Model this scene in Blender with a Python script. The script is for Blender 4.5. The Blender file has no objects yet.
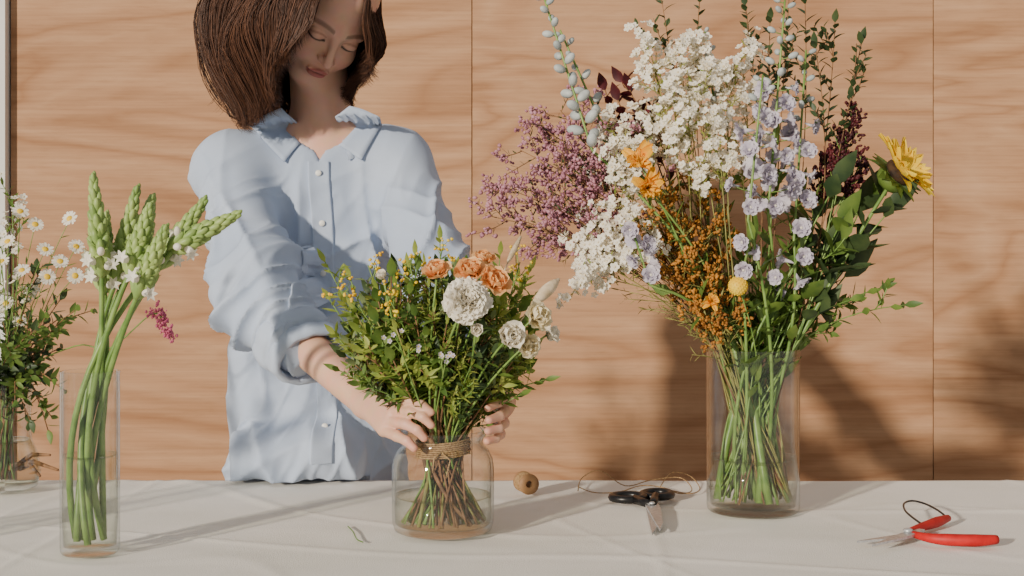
import bpy, bmesh, math, random
import numpy as np
from mathutils import Vector, Matrix, Quaternion, noise
random.seed(7)
R=random.uniform
F=1422.; CX=512.; CY=245.; CAMZ=1.15; TZ=0.75
def at(px,py,d): return Vector(((px-CX)/F*d, d, CAMZ-(py-CY)/F*d))
def tab(px,py,h=0.0):
    d=(CAMZ-TZ)*F/(py-CY); return Vector(((px-CX)/F*d,d,TZ+h))
SC=bpy.context.scene.collection
def link(o): SC.objects.link(o); return o

# ------------------------------------------------------------ materials
def nodes(name):
    m=bpy.data.materials.new(name); m.use_nodes=True
    nt=m.node_tree; nt.nodes.clear()
    out=nt.nodes.new('ShaderNodeOutputMaterial')
    return m,nt,out
def srgb(c):
    return tuple([((x/255.)/12.92 if x/255.<=0.04045 else ((x/255.+0.055)/1.055)**2.4) for x in c])+(1,)
def mat(name,c1,c2=None,rough=.6,scale=60,transl=0.0,bump=0.0,bscale=200,metal=0,spec=.4,stretch=None,sheen=0):
    m,nt,out=nodes(name); N=nt.nodes; L=nt.links
    p=N.new('ShaderNodeBsdfPrincipled'); p.inputs['Roughness'].default_value=rough
    p.inputs['Metallic'].default_value=metal; p.inputs['Specular IOR Level'].default_value=spec
    if sheen: p.inputs['Sheen Weight'].default_value=sheen
    tc=N.new('ShaderNodeTexCoord'); mp=N.new('ShaderNodeMapping'); L.new(tc.outputs['Object'],mp.inputs[0])
    if stretch: mp.inputs['Scale'].default_value=stretch
    c2=c2 or tuple(max(0,x*.8) for x in c1)
    nz=N.new('ShaderNodeTexNoise'); nz.inputs['Scale'].default_value=scale; nz.inputs['Detail'].default_value=3
    L.new(mp.outputs[0],nz.inputs['Vector'])
    rp=N.new('ShaderNodeValToRGB'); rp.color_ramp.elements[0].position=.35; rp.color_ramp.elements[1].position=.65
    rp.color_ramp.elements[0].color=srgb(c2); rp.color_ramp.elements[1].color=srgb(c1)
    L.new(nz.outputs[0],rp.inputs[0]); L.new(rp.outputs[0],p.inputs['Base Color'])
    if bump:
        n2=N.new('ShaderNodeTexNoise'); n2.inputs['Scale'].default_value=bscale; n2.inputs['Detail'].default_value=3
        L.new(mp.outputs[0],n2.inputs['Vector'])
        b=N.new('ShaderNodeBump'); b.inputs['Strength'].default_value=bump; b.inputs['Distance'].default_value=.002
        L.new(n2.outputs[0],b.inputs['Height']); L.new(b.outputs[0],p.inputs['Normal'])
    if transl:
        t=N.new('ShaderNodeBsdfTranslucent'); L.new(rp.outputs[0],t.inputs[0])
        mx=N.new('ShaderNodeMixShader'); mx.inputs[0].default_value=transl
        L.new(p.outputs[0],mx.inputs[1]); L.new(t.outputs[0],mx.inputs[2]); L.new(mx.outputs[0],out.inputs[0])
    else: L.new(p.outputs[0],out.inputs[0])
    return m
def glassmat(name,tint,edge,g0=.045,g1=.9,pwr=4.0):
    m,nt,out=nodes(name); N=nt.nodes; L=nt.links
    lw=N.new('ShaderNodeLayerWeight'); lw.inputs['Blend'].default_value=.5
    pw=N.new('ShaderNodeMath'); pw.operation='POWER'; pw.inputs[1].default_value=pwr; L.new(lw.outputs['Facing'],pw.inputs[0])
    mc=N.new('ShaderNodeMix'); mc.data_type='RGBA'; mc.inputs[6].default_value=tint; mc.inputs[7].default_value=edge
    L.new(pw.outputs[0],mc.inputs[0])
    t=N.new('ShaderNodeBsdfTransparent'); L.new(mc.outputs[2],t.inputs[0])
    g=N.new('ShaderNodeBsdfGlossy'); g.inputs['Roughness'].default_value=.04
    ma=N.new('ShaderNodeMath'); ma.operation='MULTIPLY_ADD'; ma.inputs[1].default_value=g1; ma.inputs[2].default_value=g0; L.new(pw.outputs[0],ma.inputs[0])
    mx=N.new('ShaderNodeMixShader'); L.new(ma.outputs[0],mx.inputs[0]); L.new(t.outputs[0],mx.inputs[1]); L.new(g.outputs[0],mx.inputs[2])
    L.new(mx.outputs[0],out.inputs[0]); return m
M={}
M['stem']=mat('stem_green',(132,160,84),(92,126,56),.4,40,.0)
M['stemy']=mat('stem_olive',(156,152,84),(108,106,56),.5,40)
M['twig']=mat('twig_brown',(146,106,72),(100,74,50),.7,60)
M['clip']=mat('cut_leaf_green',(104,140,60),(84,118,48),.5,60)
M['leaf']=mat('leaf_green',(116,140,62),(78,108,48),.5,30,.3)
M['leafd']=mat('leaf_dark_green',(78,96,56),(50,70,42),.5,30,.2)
M['leafl']=mat('leaf_lime_green',(176,184,88),(128,152,66),.5,30,.35)
M['leafg']=mat('leaf_sage',(140,152,100),(104,124,78),.6,30,.25)
M['burg']=mat('leaf_burgundy',(96,34,40),(56,20,28),.5,40,.2)
M['white']=mat('petal_white',(252,248,236),(244,237,220),.6,60,.3)
M['cream']=mat('petal_cream',(250,241,214),(240,228,190),.6,60,.3)
M['budg']=mat('bud_green',(174,196,116),(134,164,88),.45,35,.15)
M['lav']=mat('petal_lavender',(224,218,224),(200,192,210),.6,50,.3)
M['budb']=mat('bud_pale_blue',(204,209,206),(168,177,176),.55,50,.15)
M['pink']=mat('blossom_mauve',(208,154,168),(176,116,134),.7,60,.2)
M['hot']=mat('plume_pink',(214,112,142),(184,84,116),.7,60,.2)
M['orange']=mat('petal_orange',(255,204,66),(252,180,40),.55,50,.35)
M['peach']=mat('petal_peach',(250,206,150),(242,182,112),.55,50,.3)
M['rust']=mat('blossom_rust',(208,144,58),(150,96,40),.7,50,.2)
M['yellow']=mat('petal_yellow',(255,228,72),(255,210,40),.5,50,.3)
M['disc']=mat('flower_disc_brown',(70,48,26),(36,24,16),.8,120,bump=.6,bscale=400)
M['straw']=mat('dry_grass',(232,212,182),(202,180,142),.8,80)
M['twine']=mat('jute_twine',(190,156,112),(140,108,72),.9,300,bump=.8,bscale=900)
M['glass']=glassmat('clear_glass',(.988,.994,.99,1),(.62,.68,.65,1))
M['water']=glassmat('vase_water',(.97,.978,.935,1),(.78,.80,.68,1),.04,.4)
M['steel']=mat('brushed_steel',(205,207,209),(175,177,180),.38,200,metal=.55)
M['black']=mat('black_plastic',(28,28,30),(20,20,22),.35,60)
M['red']=mat('red_grip',(196,26,26),(170,18,20),.55,60)
M['shirt']=mat('pale_blue_cotton',(188,201,222),(176,191,215),.85,9,bump=.25,bscale=700,sheen=.08,transl=.06)
M['button']=mat('shell_button',(240,238,232),(220,218,210),.3,60)
M['denim']=mat('dark_denim',(60,72,98),(44,54,78),.9,200,bump=.3,bscale=900)
M['shoe']=mat('shoe_leather',(60,44,36),(40,30,26),.4,60)
def hairmat():
    m,nt,out=nodes('brown_hair'); N=nt.nodes; L=nt.links
    p=N.new('ShaderNodeBsdfPrincipled'); p.inputs['Roughness'].default_value=.5; p.inputs['Specular IOR Level'].default_value=.35
    a=N.new('ShaderNodeAttribute'); a.attribute_name='tint'; L.new(a.outputs['Color'],p.inputs['Base Color'])
    L.new(p.outputs[0],out.inputs[0]); return m
M['hair']=hairmat()
def skinmat():
    m,nt,out=nodes('skin'); N=nt.nodes; L=nt.links
    p=N.new('ShaderNodeBsdfPrincipled'); p.inputs['Roughness'].default_value=.5
    a=N.new('ShaderNodeAttribute'); a.attribute_name='tint'
    tc=N.new('ShaderNodeTexCoord'); nz=N.new('ShaderNodeTexNoise'); nz.inputs['Scale'].default_value=45; L.new(tc.outputs['Object'],nz.inputs['Vector'])
    mx=N.new('ShaderNodeMix'); mx.data_type='RGBA'; mx.blend_type='MULTIPLY'; mx.inputs[0].default_value=.25
    L.new(a.outputs['Color'],mx.inputs[6]); L.new(nz.outputs['Color'],mx.inputs[7])
    L.new(mx.outputs[2],p.inputs['Base Color'])
    p.inputs['Subsurface Weight'].default_value=.12; p.inputs['Subsurface Radius'].default_value=(1,.3,.15); p.inputs['Subsurface Scale'].default_value=.01
    L.new(p.outputs[0],out.inputs[0]); return m
M['skin']=skinmat()
def woodmat():
    m,nt,out=nodes('pine_plywood'); N=nt.nodes; L=nt.links
    p=N.new('ShaderNodeBsdfPrincipled'); p.inputs['Roughness'].default_value=.75; p.inputs['Specular IOR Level'].default_value=.25
    tc=N.new('ShaderNodeTexCoord'); sx=N.new('ShaderNodeSeparateXYZ'); L.new(tc.outputs['Object'],sx.inputs[0])
    def math_(op,a,b=None):
        n=N.new('ShaderNodeMath'); n.operation=op
        for i,x in enumerate((a,b)):
            if x is None: continue
            if isinstance(x,(int,float)): n.inputs[i].default_value=x
            else: L.new(x,n.inputs[i])
        return n.outputs[0]
    pan=math_('FLOOR',math_('DIVIDE',math_('ADD',sx.outputs[0],.106),1.22))
    off=math_('MULTIPLY',pan,3.71)
    def vec(a,b):
        cb=N.new('ShaderNodeCombineXYZ'); L.new(math_('MULTIPLY',sx.outputs[0],a),cb.inputs[0]); L.new(off,cb.inputs[1]); L.new(math_('MULTIPLY',sx.outputs[2],b),cb.inputs[2]); return cb.outputs[0]
    def nz(v,s,d,r=.5,dist=0):
        n1=N.new('ShaderNodeTexNoise'); n1.inputs['Scale'].default_value=s; n1.inputs['Detail'].default_value=d; n1.inputs['Roughness'].default_value=r; n1.inputs['Distortion'].default_value=dist
        L.new(v,n1.inputs['Vector']); return n1.outputs[0]
    def ramp(x,els):
        r=N.new('ShaderNodeValToRGB'); e=r.color_ramp.elements; e[0].position=els[0][0]; e[0].color=els[0][1]; e[1].position=els[-1][0]; e[1].color=els[-1][1]
        for q in els[1:-1]: k=e.new(q[0]); k.color=q[1]
        L.new(x,r.inputs[0]); return r.outputs[0]
    def mul(a,b,f):
        m1=N.new('ShaderNodeMix'); m1.data_type='RGBA'; m1.blend_type='MULTIPLY'; m1.inputs[0].default_value=f; L.new(a,m1.inputs[6]); L.new(b,m1.inputs[7]); return m1.outputs[2]
    n1=nz(vec(.6,2.6),1.1,3.0,.48,.8)
    v=math_('MULTIPLY',math_('PINGPONG',math_('MULTIPLY',n1,9.0),.5),2.0)
    c=ramp(v,[(0,srgb((170,127,94))),(.35,srgb((184,142,108))),(1,srgb((193,153,119)))])
    c=mul(c,ramp(nz(vec(3.,150.),1,4),[(.3,(.80,.77,.74,1)),(.62,(1,1,1,1))]),.65)
    c=mul(c,ramp(nz(vec(.7,6.),2,4,.6),[(.32,(.77,.71,.65,1)),(.66,(1,1,1,1))]),.75)
    c=mul(c,ramp(nz(vec(8.,50.),2,2,.6),[(.3,(.85,.81,.77,1)),(.5,(1,1,1,1))]),.45)
    L.new(c,p.inputs['Base Color'])
    L.new(p.outputs[0],out.inputs[0]); return m
M['wood']=woodmat()
M['paint']=mat('white_wall_paint',(226,224,218),(218,216,210),.8,5)
M['gap']=mat('dark_gap',(90,60,40),(70,46,30),.9,5)
M['floor']=mat('concrete_floor',(150,142,132),(130,124,116),.7,4,bump=.2,bscale=60)
M['cloth']=mat('linen_cloth',(242,237,229),(234,229,219),.9,5,bump=.35,bscale=500,sheen=.1)
M['tablew']=mat('table_wood',(170,130,90),(140,104,70),.6,8)

# ------------------------------------------------------------ mesh builder
class MB:
    def __init__(s): s.v=[]; s.f=[]; s.m=[]
    def add(s,vs,fs,mi=0):
        o=len(s.v); s.v.extend(vs); s.f.extend([tuple(i+o for i in f) for f in fs]); s.m.extend([mi]*len(fs))
    def mesh(s,name,mats,origin=Vector((0,0,0)),smooth=True):
        me=bpy.data.meshes.new(name)
        me.from_pydata([tuple(Vector(v)-origin) for v in s.v],[],s.f)
        for m in mats: me.materials.append(M[m])
        if len(mats)>1: me.polygons.foreach_set('material_index',s.m)
        me.polygons.foreach_set('use_smooth',[smooth]*len(me.polygons)); me.update(); return me
    def obj(s,name,mats,parent=None,origin=None,smooth=True):
        if parent is not None:
            wo=Vector(parent.get('_wo',(0,0,0)))
            o=bpy.data.objects.new(name,s.mesh(name,mats,wo,smooth)); o.parent=parent; o['_wo']=tuple(wo)
        else:
            origin=origin or Vector((0,0,0))
            o=bpy.data.objects.new(name,s.mesh(name,mats,origin,smooth)); o.location=origin; o['_wo']=tuple(origin)
        return link(o)
def root(name,label,cat,loc,group=None):
    e=bpy.data.objects.new(name,None); e.location=loc; e.empty_display_size=.02
    e['_wo']=tuple(loc); e['label']=label; e['category']=cat
    if group: e['group']=group
    return link(e)
def inst(name,me,parent,pos,d,scale=1,spin=None):
    o=bpy.data.objects.new(name,me); o.parent=parent; wo=Vector(parent['_wo'])
    o.location=Vector(pos)-wo; o.rotation_mode='QUATERNION'
    q=Vector((0,0,1)).rotation_difference(Vector(d).normalized())
    o.rotation_quaternion=q@Quaternion((0,0,1),R(0,6.28) if spin is None else spin)
    o.scale=(scale,)*3
    return link(o)
def frame(d):
    d=Vector(d).normalized(); a=Vector((0,0,1)) if abs(d.z)<.9 else Vector((1,0,0))
    x=a.cross(d).normalized(); y=d.cross(x); return x,y,d
def tube(mb,pts,rad,seg=6,mi=0,cap=True):
    pts=[Vector(p) for p in pts]; n=len(pts)
    if not hasattr(rad,'__len__'): rad=[rad]*n
    x,y,_=frame(pts[1]-pts[0]); vs=[]; fs=[]
    for i in range(n):
        t=(pts[min(i+1,n-1)]-pts[max(i-1,0)]).normalized()
        x=(x-t*x.dot(t)).normalized(); y=t.cross(x)
        for k in range(seg):
            a=2*math.pi*k/seg; vs.append(pts[i]+(x*math.cos(a)+y*math.sin(a))*rad[i])
    for i in range(n-1):
        for k in range(seg):
            k2=(k+1)%seg; fs.append((i*seg+k,i*seg+k2,(i+1)*seg+k2,(i+1)*seg+k))
    if cap: fs.append(tuple(range(seg))[::-1]); fs.append(tuple((n-1)*seg+k for k in range(seg)))
    mb.add(vs,fs,mi)
def ico(level):
    bm=bmesh.new(); bmesh.ops.create_icosphere(bm,subdivisions=level,radius=1)
    v=[x.co.copy() for x in bm.verts]; f=[tuple(y.index for y in x.verts) for x in bm.faces]; bm.free(); return v,f
ICO={1:ico(1),2:ico(2),3:ico(3)}
def blob(mb,p,r,d=(0,0,1),sx=1.,sz=1.,mi=0,lv=1):
    x,y,z=frame(d); v,f=ICO[lv]
    mb.add([Vector(p)+x*(c.x*r*sx)+y*(c.y*r*sx)+z*(c.z*r*sz) for c in v],f,mi)
def leaf(mb,p,d,up,L,W,curl=.3,mi=0,rows=4,fold=.25):
    d=Vector(d).normalized(); up=Vector(up); s=d.cross(up)
    if s.length<1e-3: s=d.cross(Vector((1,0,.1)))
    s.normalize(); nr=s.cross(d); vs=[]; fs=[]
    for i in range(rows+1):
        t=i/rows; w=W*.5*max(.04,math.sin(math.pi*min(1,(t*.97+.03)**.8)))
        c=Vector(p)+d*(L*t)-nr*(curl*L*t*t)
        vs+= [c-s*w+nr*(fold*w),c,c+s*w+nr*(fold*w)]
    for i in range(rows):
        a=i*3; fs+=[(a,a+1,a+4,a+3),(a+1,a+2,a+5,a+4)]
    mb.add(vs,fs,mi)
def petal(mb,p,az,axis,L,W,t0,t1,cup=.2,ruf=0.,mi=0,nu=4,nv=4,sharp=False):
    x,y,z=axis; o=x*math.cos(az)+y*math.sin(az); s=y*math.cos(az)-x*math.sin(az)
    vs=[];fs=[]; c=Vector(p); ph=R(0,6)
    for j in range(nv+1):
        v=j/nv; th=t0+(t1-t0)*v
        dirr=o*math.sin(th)+z*math.cos(th); nn=z*math.sin(th)-o*math.cos(th)
        if j: c=c+dirr*(L/nv)
        w=(math.sin(math.pi*min(1,.05+.93*v**.8)) if sharp else math.sqrt(max(0,math.sin(math.pi*(.06+.84*v)))))*W*.5
        for i in range(nu+1):
            u=i/nu*2-1
            vs.append(c+s*(w*u)+nn*(cup*W*u*u*.5+ruf*v*math.sin(u*6+ph+v*3)))
    k=nu+1
    for j in range(nv):
        for i in range(nu): fs.append((j*k+i,j*k+i+1,(j+1)*k+i+1,(j+1)*k+i))
    mb.add(vs,fs,mi)

# ------------------------------------------------------------ flower head meshes (face +Z, at origin)
AX=(Vector((1,0,0)),Vector((0,1,0)),Vector((0,0,1)))
O=Vector((0,0,0))
def mk_daisy():
    mb=MB(); n=15
    for i in range(n): petal(mb,O+Vector((0,0,.001)),i*2*math.pi/n+R(-.08,.08),AX,.0115,.0045,1.3,R(1.4,1.9),.15,0,0,2,3,)
    blob(mb,Vector((0,0,.001)),.0048,sz=.6,mi=1,lv=2); return mb.mesh('daisy_head',['white','yellow'])
def mk_delph():
    mb=MB()
    for i in range(6): petal(mb,O,i*1.0472+R(-.1,.1),AX,.0135,.0125,.6,1.45,.35,.0014,0,4,4)
    for i in range(6): petal(mb,O,i*1.0472+.5,AX,.0115,.010,.35,1.1,.4,.0014,0,3,3)
    for i in range(4): petal(mb,O,i*1.57+.2,AX,.0080,.007,.1,.8,.4,.0006,1,3,3)
    blob(mb,Vector((0,0,.004)),.002,mi=2)
    tube(mb,[Vector((0,0,0)),Vector((.001,0,-.006)),Vector((.003,0,-.011))],[.0028,.002,.0008],5,0)
    return mb.mesh('floret',['lav','lav','white'])
def mk_sun():
    mb=MB()
    for i in range(24): petal(mb,O+Vector((0,0,.003)),i*.2618+R(-.14,.14),AX,R(.034,.048),.0155,.9,R(.7,1.8),.25,.0015,0,3,5,True)
    for i in range(22): petal(mb,O+Vector((0,0,.006)),i*.2856+R(-.1,.1),AX,R(.028,.038),.014,.7,R(.9,1.5),.25,.0015,0,3,4,True)
    blob(mb,Vector((0,0,.006)),.0165,sz=.5,mi=1,lv=3)
    for i in range(22): petal(mb,O+Vector((0,0,-.003)),i*.2856,AX,R(.026,.040),.016,1.2,R(1.4,2.2),.1,0,2,2,3,True)
    blob(mb,Vector((0,0,-.006)),.017,sz=.7,mi=2,lv=2)
    return mb.mesh('flower_head',['yellow','disc','leaf'])
def mk_carn(m,r=.03,n=70):
    mb=MB()
    for i in range(n):
        t=(i+.5)/n; ti=.15+1.35*t**.8
        petal(mb,O,i*2.39996,AX,r*R(.88,1.12)*(0.85+.15*t),r*.75,ti*.6,ti*1.25,.25,r*.10,0,6,4)
    for i in range(6): petal(mb,Vector((0,0,-.006)),i*1.047,AX,.014,.008,.5,.9,.3,0,1,2,3,True)
    return mb.mesh('flower_head',[m,'leaf'])
def mk_rose(m,r=.018,open_=1.):
    mb=MB()
    for ring,(n,t0,t1,l) in enumerate([(3,.05,-.15,.8),(4,.4*open_,.1,.95),(5,.75*open_,.45*open_,1.05),(6,1.1*open_,1.05*open_,1.15)]):
        for i in range(n): petal(mb,O,i*2*math.pi/n+ring*.5+R(-.15,.15),AX,r*l*R(.92,1.08),r*1.25,t0,t1,.45,r*.07,0,5,4)
    for i in range(5): petal(mb,Vector((0,0,-.003)),i*1.257,AX,r*.8,r*.35,.7,1.2,.2,0,1,2,3,True)
    return mb.mesh('flower_head',[m,'leaf'])
def mk_lily(m,r=.024):
    mb=MB()
    for i in range(12): petal(mb,O,i*.5236+R(-.2,.2),AX,r*R(.75,1.2),r*.5,R(.1,.7),R(.7,2.0),.3,.003,0,5,5,i%2==0)
    for i in range(7): petal(mb,O,i*.9+.4,AX,r*R(.6,.8),r*.4,.1,R(.5,1.1),.25,.0022,0,4,4,True)
    for i in range(5): tube(mb,[O,Vector((math.cos(i*1.25)*.006,math.sin(i*1.25)*.006,r*.8))],.0006,4,1)
    return mb.mesh('flower_head',[m,'rust'])
DAISY=mk_daisy(); DELPH=mk_delph(); SUNF=mk_sun(); CARN=mk_carn('white',.03,90); ROSEO=mk_rose('peach',.019,1.1); ROSEW=mk_rose('cream',.02,1.1); LILY=mk_lily('orange')
ROSEG=mk_rose('white',.016,.7)

# ------------------------------------------------------------ vases
def spin(mb,c,prof,seg=64,mi=0):
    vs=[];fs=[];n=len(prof)
    for r,z in prof:
        for k in range(seg):
            a=2*math.pi*k/seg; vs.append(c+Vector((r*math.cos(a),r*math.sin(a),z)))
    for i in range(n-1):
        for k in range(seg):
            k2=(k+1)%seg; fs.append((i*seg+k,i*seg+k2,(i+1)*seg+k2,(i+1)*seg+k))
    mb.add(vs,fs,mi)
def vase(name,label,c,outer,th,base,wh):
    prof=[(.0005,0.0)]+outer
    inner=[(max(.001,r-th),z) for r,z in reversed(outer) if z>base]
    inner=inner+[(inner[-1][0]*.96,base),(.0005,base)]
    top=outer[-1]; mid=[(top[0]+.0006,top[1]+th*.25),(top[0]+.0002,top[1]+th*.7),(top[0]-th*.5,top[1]+th*.95),(top[0]-th*1.1,top[1]+th*.5)]
    mb=MB(); spin(mb,c,prof+mid+inner,96)
    o=mb.obj(name,['glass'],origin=c); o['label']=label; o['category']='vase'
    inn=sorted([(r-th-.0006,z) for r,z in outer if base<z<wh],key=lambda a:a[1])
    rt=np.interp(wh,[z for r,z in outer],[r for r,z in outer])-th-.0006
    rb=(inn[0][0] if inn else rt)
    w=MB(); spin(w,c,[(.0005,base+.0006),(rb*.95,base+.0006)]+inn+[(rt,wh+.0018),(rt-.0015,wh),(rt-.004,wh-.0014),(.0005,wh-.0014)],96)
    wo=w.obj('water',['water'],origin=c+Vector((0,0,base))); wo['label']='clear pale water filling the bottom of '+label.split(' with')[0]; wo['category']='water'
    return o
EPS=Vector((0,0,.0035))
VC_R=tab(753,513)+EPS; VC_L=tab(90,555)+EPS; VC_J=tab(443,534)+EPS; VC_F=tab(5,492)+EPS
cyl=lambda r,h:[(r*.93,0),(r*.985,.003),(r,.009)]+[(r,.009+(h-.009)*i/6) for i in range(1,7)]
vase('cylinder_vase','tall clear glass cylinder vase with mixed garden flowers',VC_R,cyl(.0688,.240),.003,.010,.080)
vase('cylinder_vase','slim clear glass cylinder vase with green flower spikes',VC_L,cyl(.0375,.232),.0025,.010,.125)
jar=[(.058,0),(.067,.004),(.0700,.014),(.0705,.03),(.0705,.09),(.0685,.102),(.063,.113),(.0565,.119),(.0545,.124),(.056,.130),(.0595,.134),(.061,.138)]
vase('glass_jar','squat clear glass jar with a tied bouquet',VC_J,jar,.0035,.011,.05)
pf=[(.035,0),(.05,.006),(.056,.03),(.052,.055),(.042,.08),(.040,.11),(.042,.16),(.045,.19)]
vase('bottle_vase','rounded clear glass vase with daisies beside the slim vase',VC_F,pf,.0025,.012,.08)

# ------------------------------------------------------------ stems
def poly3(b,n,t,k=14):
    l1=(n-b).length;l2=(t-n).length;u=min(.7,max(.3,l1/(l1+l2)))
    c=(n-(1-u)**2*b-u*u*t)/(2*u*(1-u))
    return [(1-s)**2*b+2*s*(1-s)*c+s*s*t for s in [i/k for i in range(k+1)]]
class V_:
    def __init__(s,c,rb,rn,h,z0,jit=1.): s.c=c;s.rb=rb;s.rn=rn;s.h=h;s.z0=z0;s.jit=jit
    def path(s,t,k=14,bend=0):
        t=Vector(t); d=Vector((t.x-s.c.x,t.y-s.c.y,0)); m=d.length; d=d/max(m,1e-4)
        j=lambda a:Vector((R(-a,a),R(-a,a),0))*s.jit
        n=d*min(s.rn*.75,m*.5)+j(s.rn*.35)
        if n.length>s.rn: n*=s.rn/n.length
        b=-d*min(s.rb*.6,m*.4)+j(s.rb*.5)
        if b.length>s.rb: b*=s.rb/b.length
        return poly3(s.c+b+Vector((0,0,s.z0)),s.c+n+Vector((0,0,s.h)),t,k)
VR=V_(VC_R,.058,.059,.240,.018,1.5); VL=V_(VC_L,.029,.029,.232,.015,1.9); VJ=V_(VC_J,.059,.034,.135,.016,1.6); VF=V_(VC_F,.03,.034,.19,.016)
def along(pts,u):
    f=u*(len(pts)-1); i=min(int(f),len(pts)-2); a=f-i
    return pts[i].lerp(pts[i+1],a),(pts[i+1]-pts[i]).normalized()
def rdir(d,spread):
    v=Vector((R(-1,1),R(-1,1),R(-1,1)))
    while v.length>1 or v.length<.1: v=Vector((R(-1,1),R(-1,1),R(-1,1)))
    return (Vector(d)+v.normalized()*spread).normalized()
def branch(p,d,L,bend=.3,k=4):
    e=rdir(d,.4); return [p+d*(L*s)+ (e-d)*(L*s*s*.6)+Vector((0,0,bend*L*s*s*.3)) for s in [i/k for i in range(k+1)]]
def leaves(mb,pts,u0,u1,n,L,W,spread=1.0,mi=0,curl=.3,rows=3):
    for i in range(n):
        u=u0+(u1-u0)*(i+R(0,.7))/n; p,d=along(pts,min(1,u))
        x,y,_=frame(d); a=i*2.4+R(-.4,.4); o=x*math.cos(a)+y*math.sin(a)
        leaf(mb,p,(d*.6+o*spread+Vector((0,0,.15))).normalized(),d,L*R(.7,1.15),W*R(.8,1.1),R(-.1,curl),mi,rows)
def sprig(V,tip,name,label,group,lm='leaf',sm='stem',L=.03,W=.011,nl=16,nb=4,bl=.07,r=.0016,start=.6,spread=1.,cat='foliage'):
    pts=V.path(tip); e=root(name,label,cat,pts[0],group)
    s=MB(); tube(s,pts,[r*(1-.5*i/len(pts)) for i in range(len(pts))],6)
    lf=MB(); leaves(lf,pts,start,1,nl,L,W,spread)
    leaf(lf,pts[-1],(pts[-1]-pts[-2]),Vector((0,1,0)),L,W)
    for i in range(nb):
        u=R(start,.95); p,d=along(pts,u); b=branch(p,rdir(d,.75),bl*R(.6,1.1))
        tube(s,b,[r*.6]*4+[r*.3],5); leaves(lf,b,.15,1,max(4,nl//2),L*.85,W*.85,spread)
    s.obj('stem',[sm],e); lf.obj('leaves',[lm],e)
    return e,pts
def wax(mb,p,d,s=1.):
    x,y,z=frame(d)
    for i in range(5):
        a=i*1.2566; o=x*math.cos(a)+y*math.sin(a); t=y*math.cos(a)-x*math.sin(a)
        r=.0058*s; w=.0025*s
        mb.add([p+o*.0006,p+o*r*.55-t*w+z*.001,p+o*r+z*.0018-t*w*.5,p+o*r+z*.0018+t*w*.5,p+o*r*.55+t*w+z*.001],[(0,1,2,3,4)],0)
    blob(mb,p+z*.0006,.0016*s,mi=1)
def spray(V,tip,name,label,group,end,bm,sm='stem',nb=9,bl=.05,sub=4,sl=.018,start=.72,r=.0014,lv=None,partname='blossoms',cat='flower',wide=.9,up=0,stuff=True):
    pts=V.path(tip); e=root(name,label,cat,pts[0],group)
    s=MB(); tube(s,pts,[r*(1-.5*i/len(pts)) for i in range(len(pts))],6)
    h=MB(); lf=MB()
    for i in range(nb):
        u=start+(1-start)*(i+R(0,1))/nb; p,d=along(pts,min(1,u)); b=branch(p,(rdir(d,wide)+Vector((0,0,up))).normalized(),bl*R(.55,1.1))
        tube(s,b,[r*.5]*4+[r*.3],4)
        for j in range(sub):
            q,dd=along(b,R(.35,1)); k=rdir(dd,.9); q2=q+k*sl*R(.5,1.2)
            tube(s,[q,q2],[r*.3,r*.25],3,cap=False); end(h,q2,k)
        end(h,b[-1],(b[-1]-b[-2]).normalized())
        if lv: leaves(lf,b,.1,.8,4,lv[0],lv[1])
    s.obj('stem',[sm],e); ob=h.obj(partname,bm,e)
    if stuff: ob['kind']='stuff'
    if lv: lf.obj('leaves',[lv[2]],e)
    return e

GR='flowers in the tall mixed bouquet'; GJ='flowers in the tied bouquet'; GL='green flower spikes'; GF='daisies and greenery'
D=2.125
def endwax(h,p,d):
    for _ in range(2): wax(h,p+Vector((R(-.008,.008),R(-.008,.008),R(-.008,.008))),rdir(d+Vector((0,-.7,.2)),.6),R(.9,1.3))
for (x,y,dd) in [(650,48,0),(690,45,.03),(735,55,0),(745,85,.04),(660,80,-.02),(700,90,-.04),(728,110,-.02),(690,125,-.05),(720,150,-.04),(660,115,.02),
                 (612,130,0),(625,160,-.03),(598,165,.03),(612,195,-.04),(600,225,-.02),(622,235,-.05),(588,245,0),(580,275,-.02),(598,262,-.05),(740,150,.0),(675,100,-.06),(705,70,.0),(700,165,-.04),(640,130,.0),(680,65,.0)]:
    spray(VR,at(x,y,D+dd),'wax_flower','sprig of tiny white blossoms on woody green stem',GR,endwax,['white','cream'],'stemy',nb=8,bl=.045,sub=4,sl=.017,start=.87,lv=(.014,.0035,'leafl'))
def endlim(h,p,d):
    for _ in range(4): blob(h,p+Vector((R(-.006,.006),R(-.006,.006),R(-.006,.006))),R(.0016,.0030),rdir(d,.5),1,1.5)
for (x,y,dd) in [(540,125,.02),(520,150,0),(560,110,.05),(500,185,.03),(485,215,0),(530,190,-.03),(555,165,-.02),(570,200,.0),(520,225,.02),(575,145,.03),(590,110,.06),(548,235,.02)]:
    spray(VR,at(x,y,D+dd),'sea_lavender','airy spray of dusty mauve-pink tiny flowers',GR,endlim,['pink'],'twig',nb=12,bl=.055,sub=4,sl=.018,start=.76,lv=(.012,.003,'leafd'))
def endrust(h,p,d):
    for _ in range(4): blob(h,p+Vector((R(-.005,.005),R(-.005,.005),R(-.006,.006))),R(.0016,.0030),rdir(d,.5),.9,1.6)
for (x,y,dd) in [(660,200,-.02),(690,190,0),(680,225,-.05),(700,240,-.02),(715,215,.03),(670,255,-.03),(700,275,-.06),(720,290,-.04),(705,305,-.05),(690,250,.03),(650,225,-.05),(685,285,-.05)]:
    spray(VR,at(x,y,D+dd),'golden_filler_flower','feathery stem with rust-gold tiny blossoms',GR,endrust,['rust'],'stemy',nb=12,bl=.045,sub=4,sl=.014,start=.7,lv=(.02,.003,'stemy'))
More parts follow.
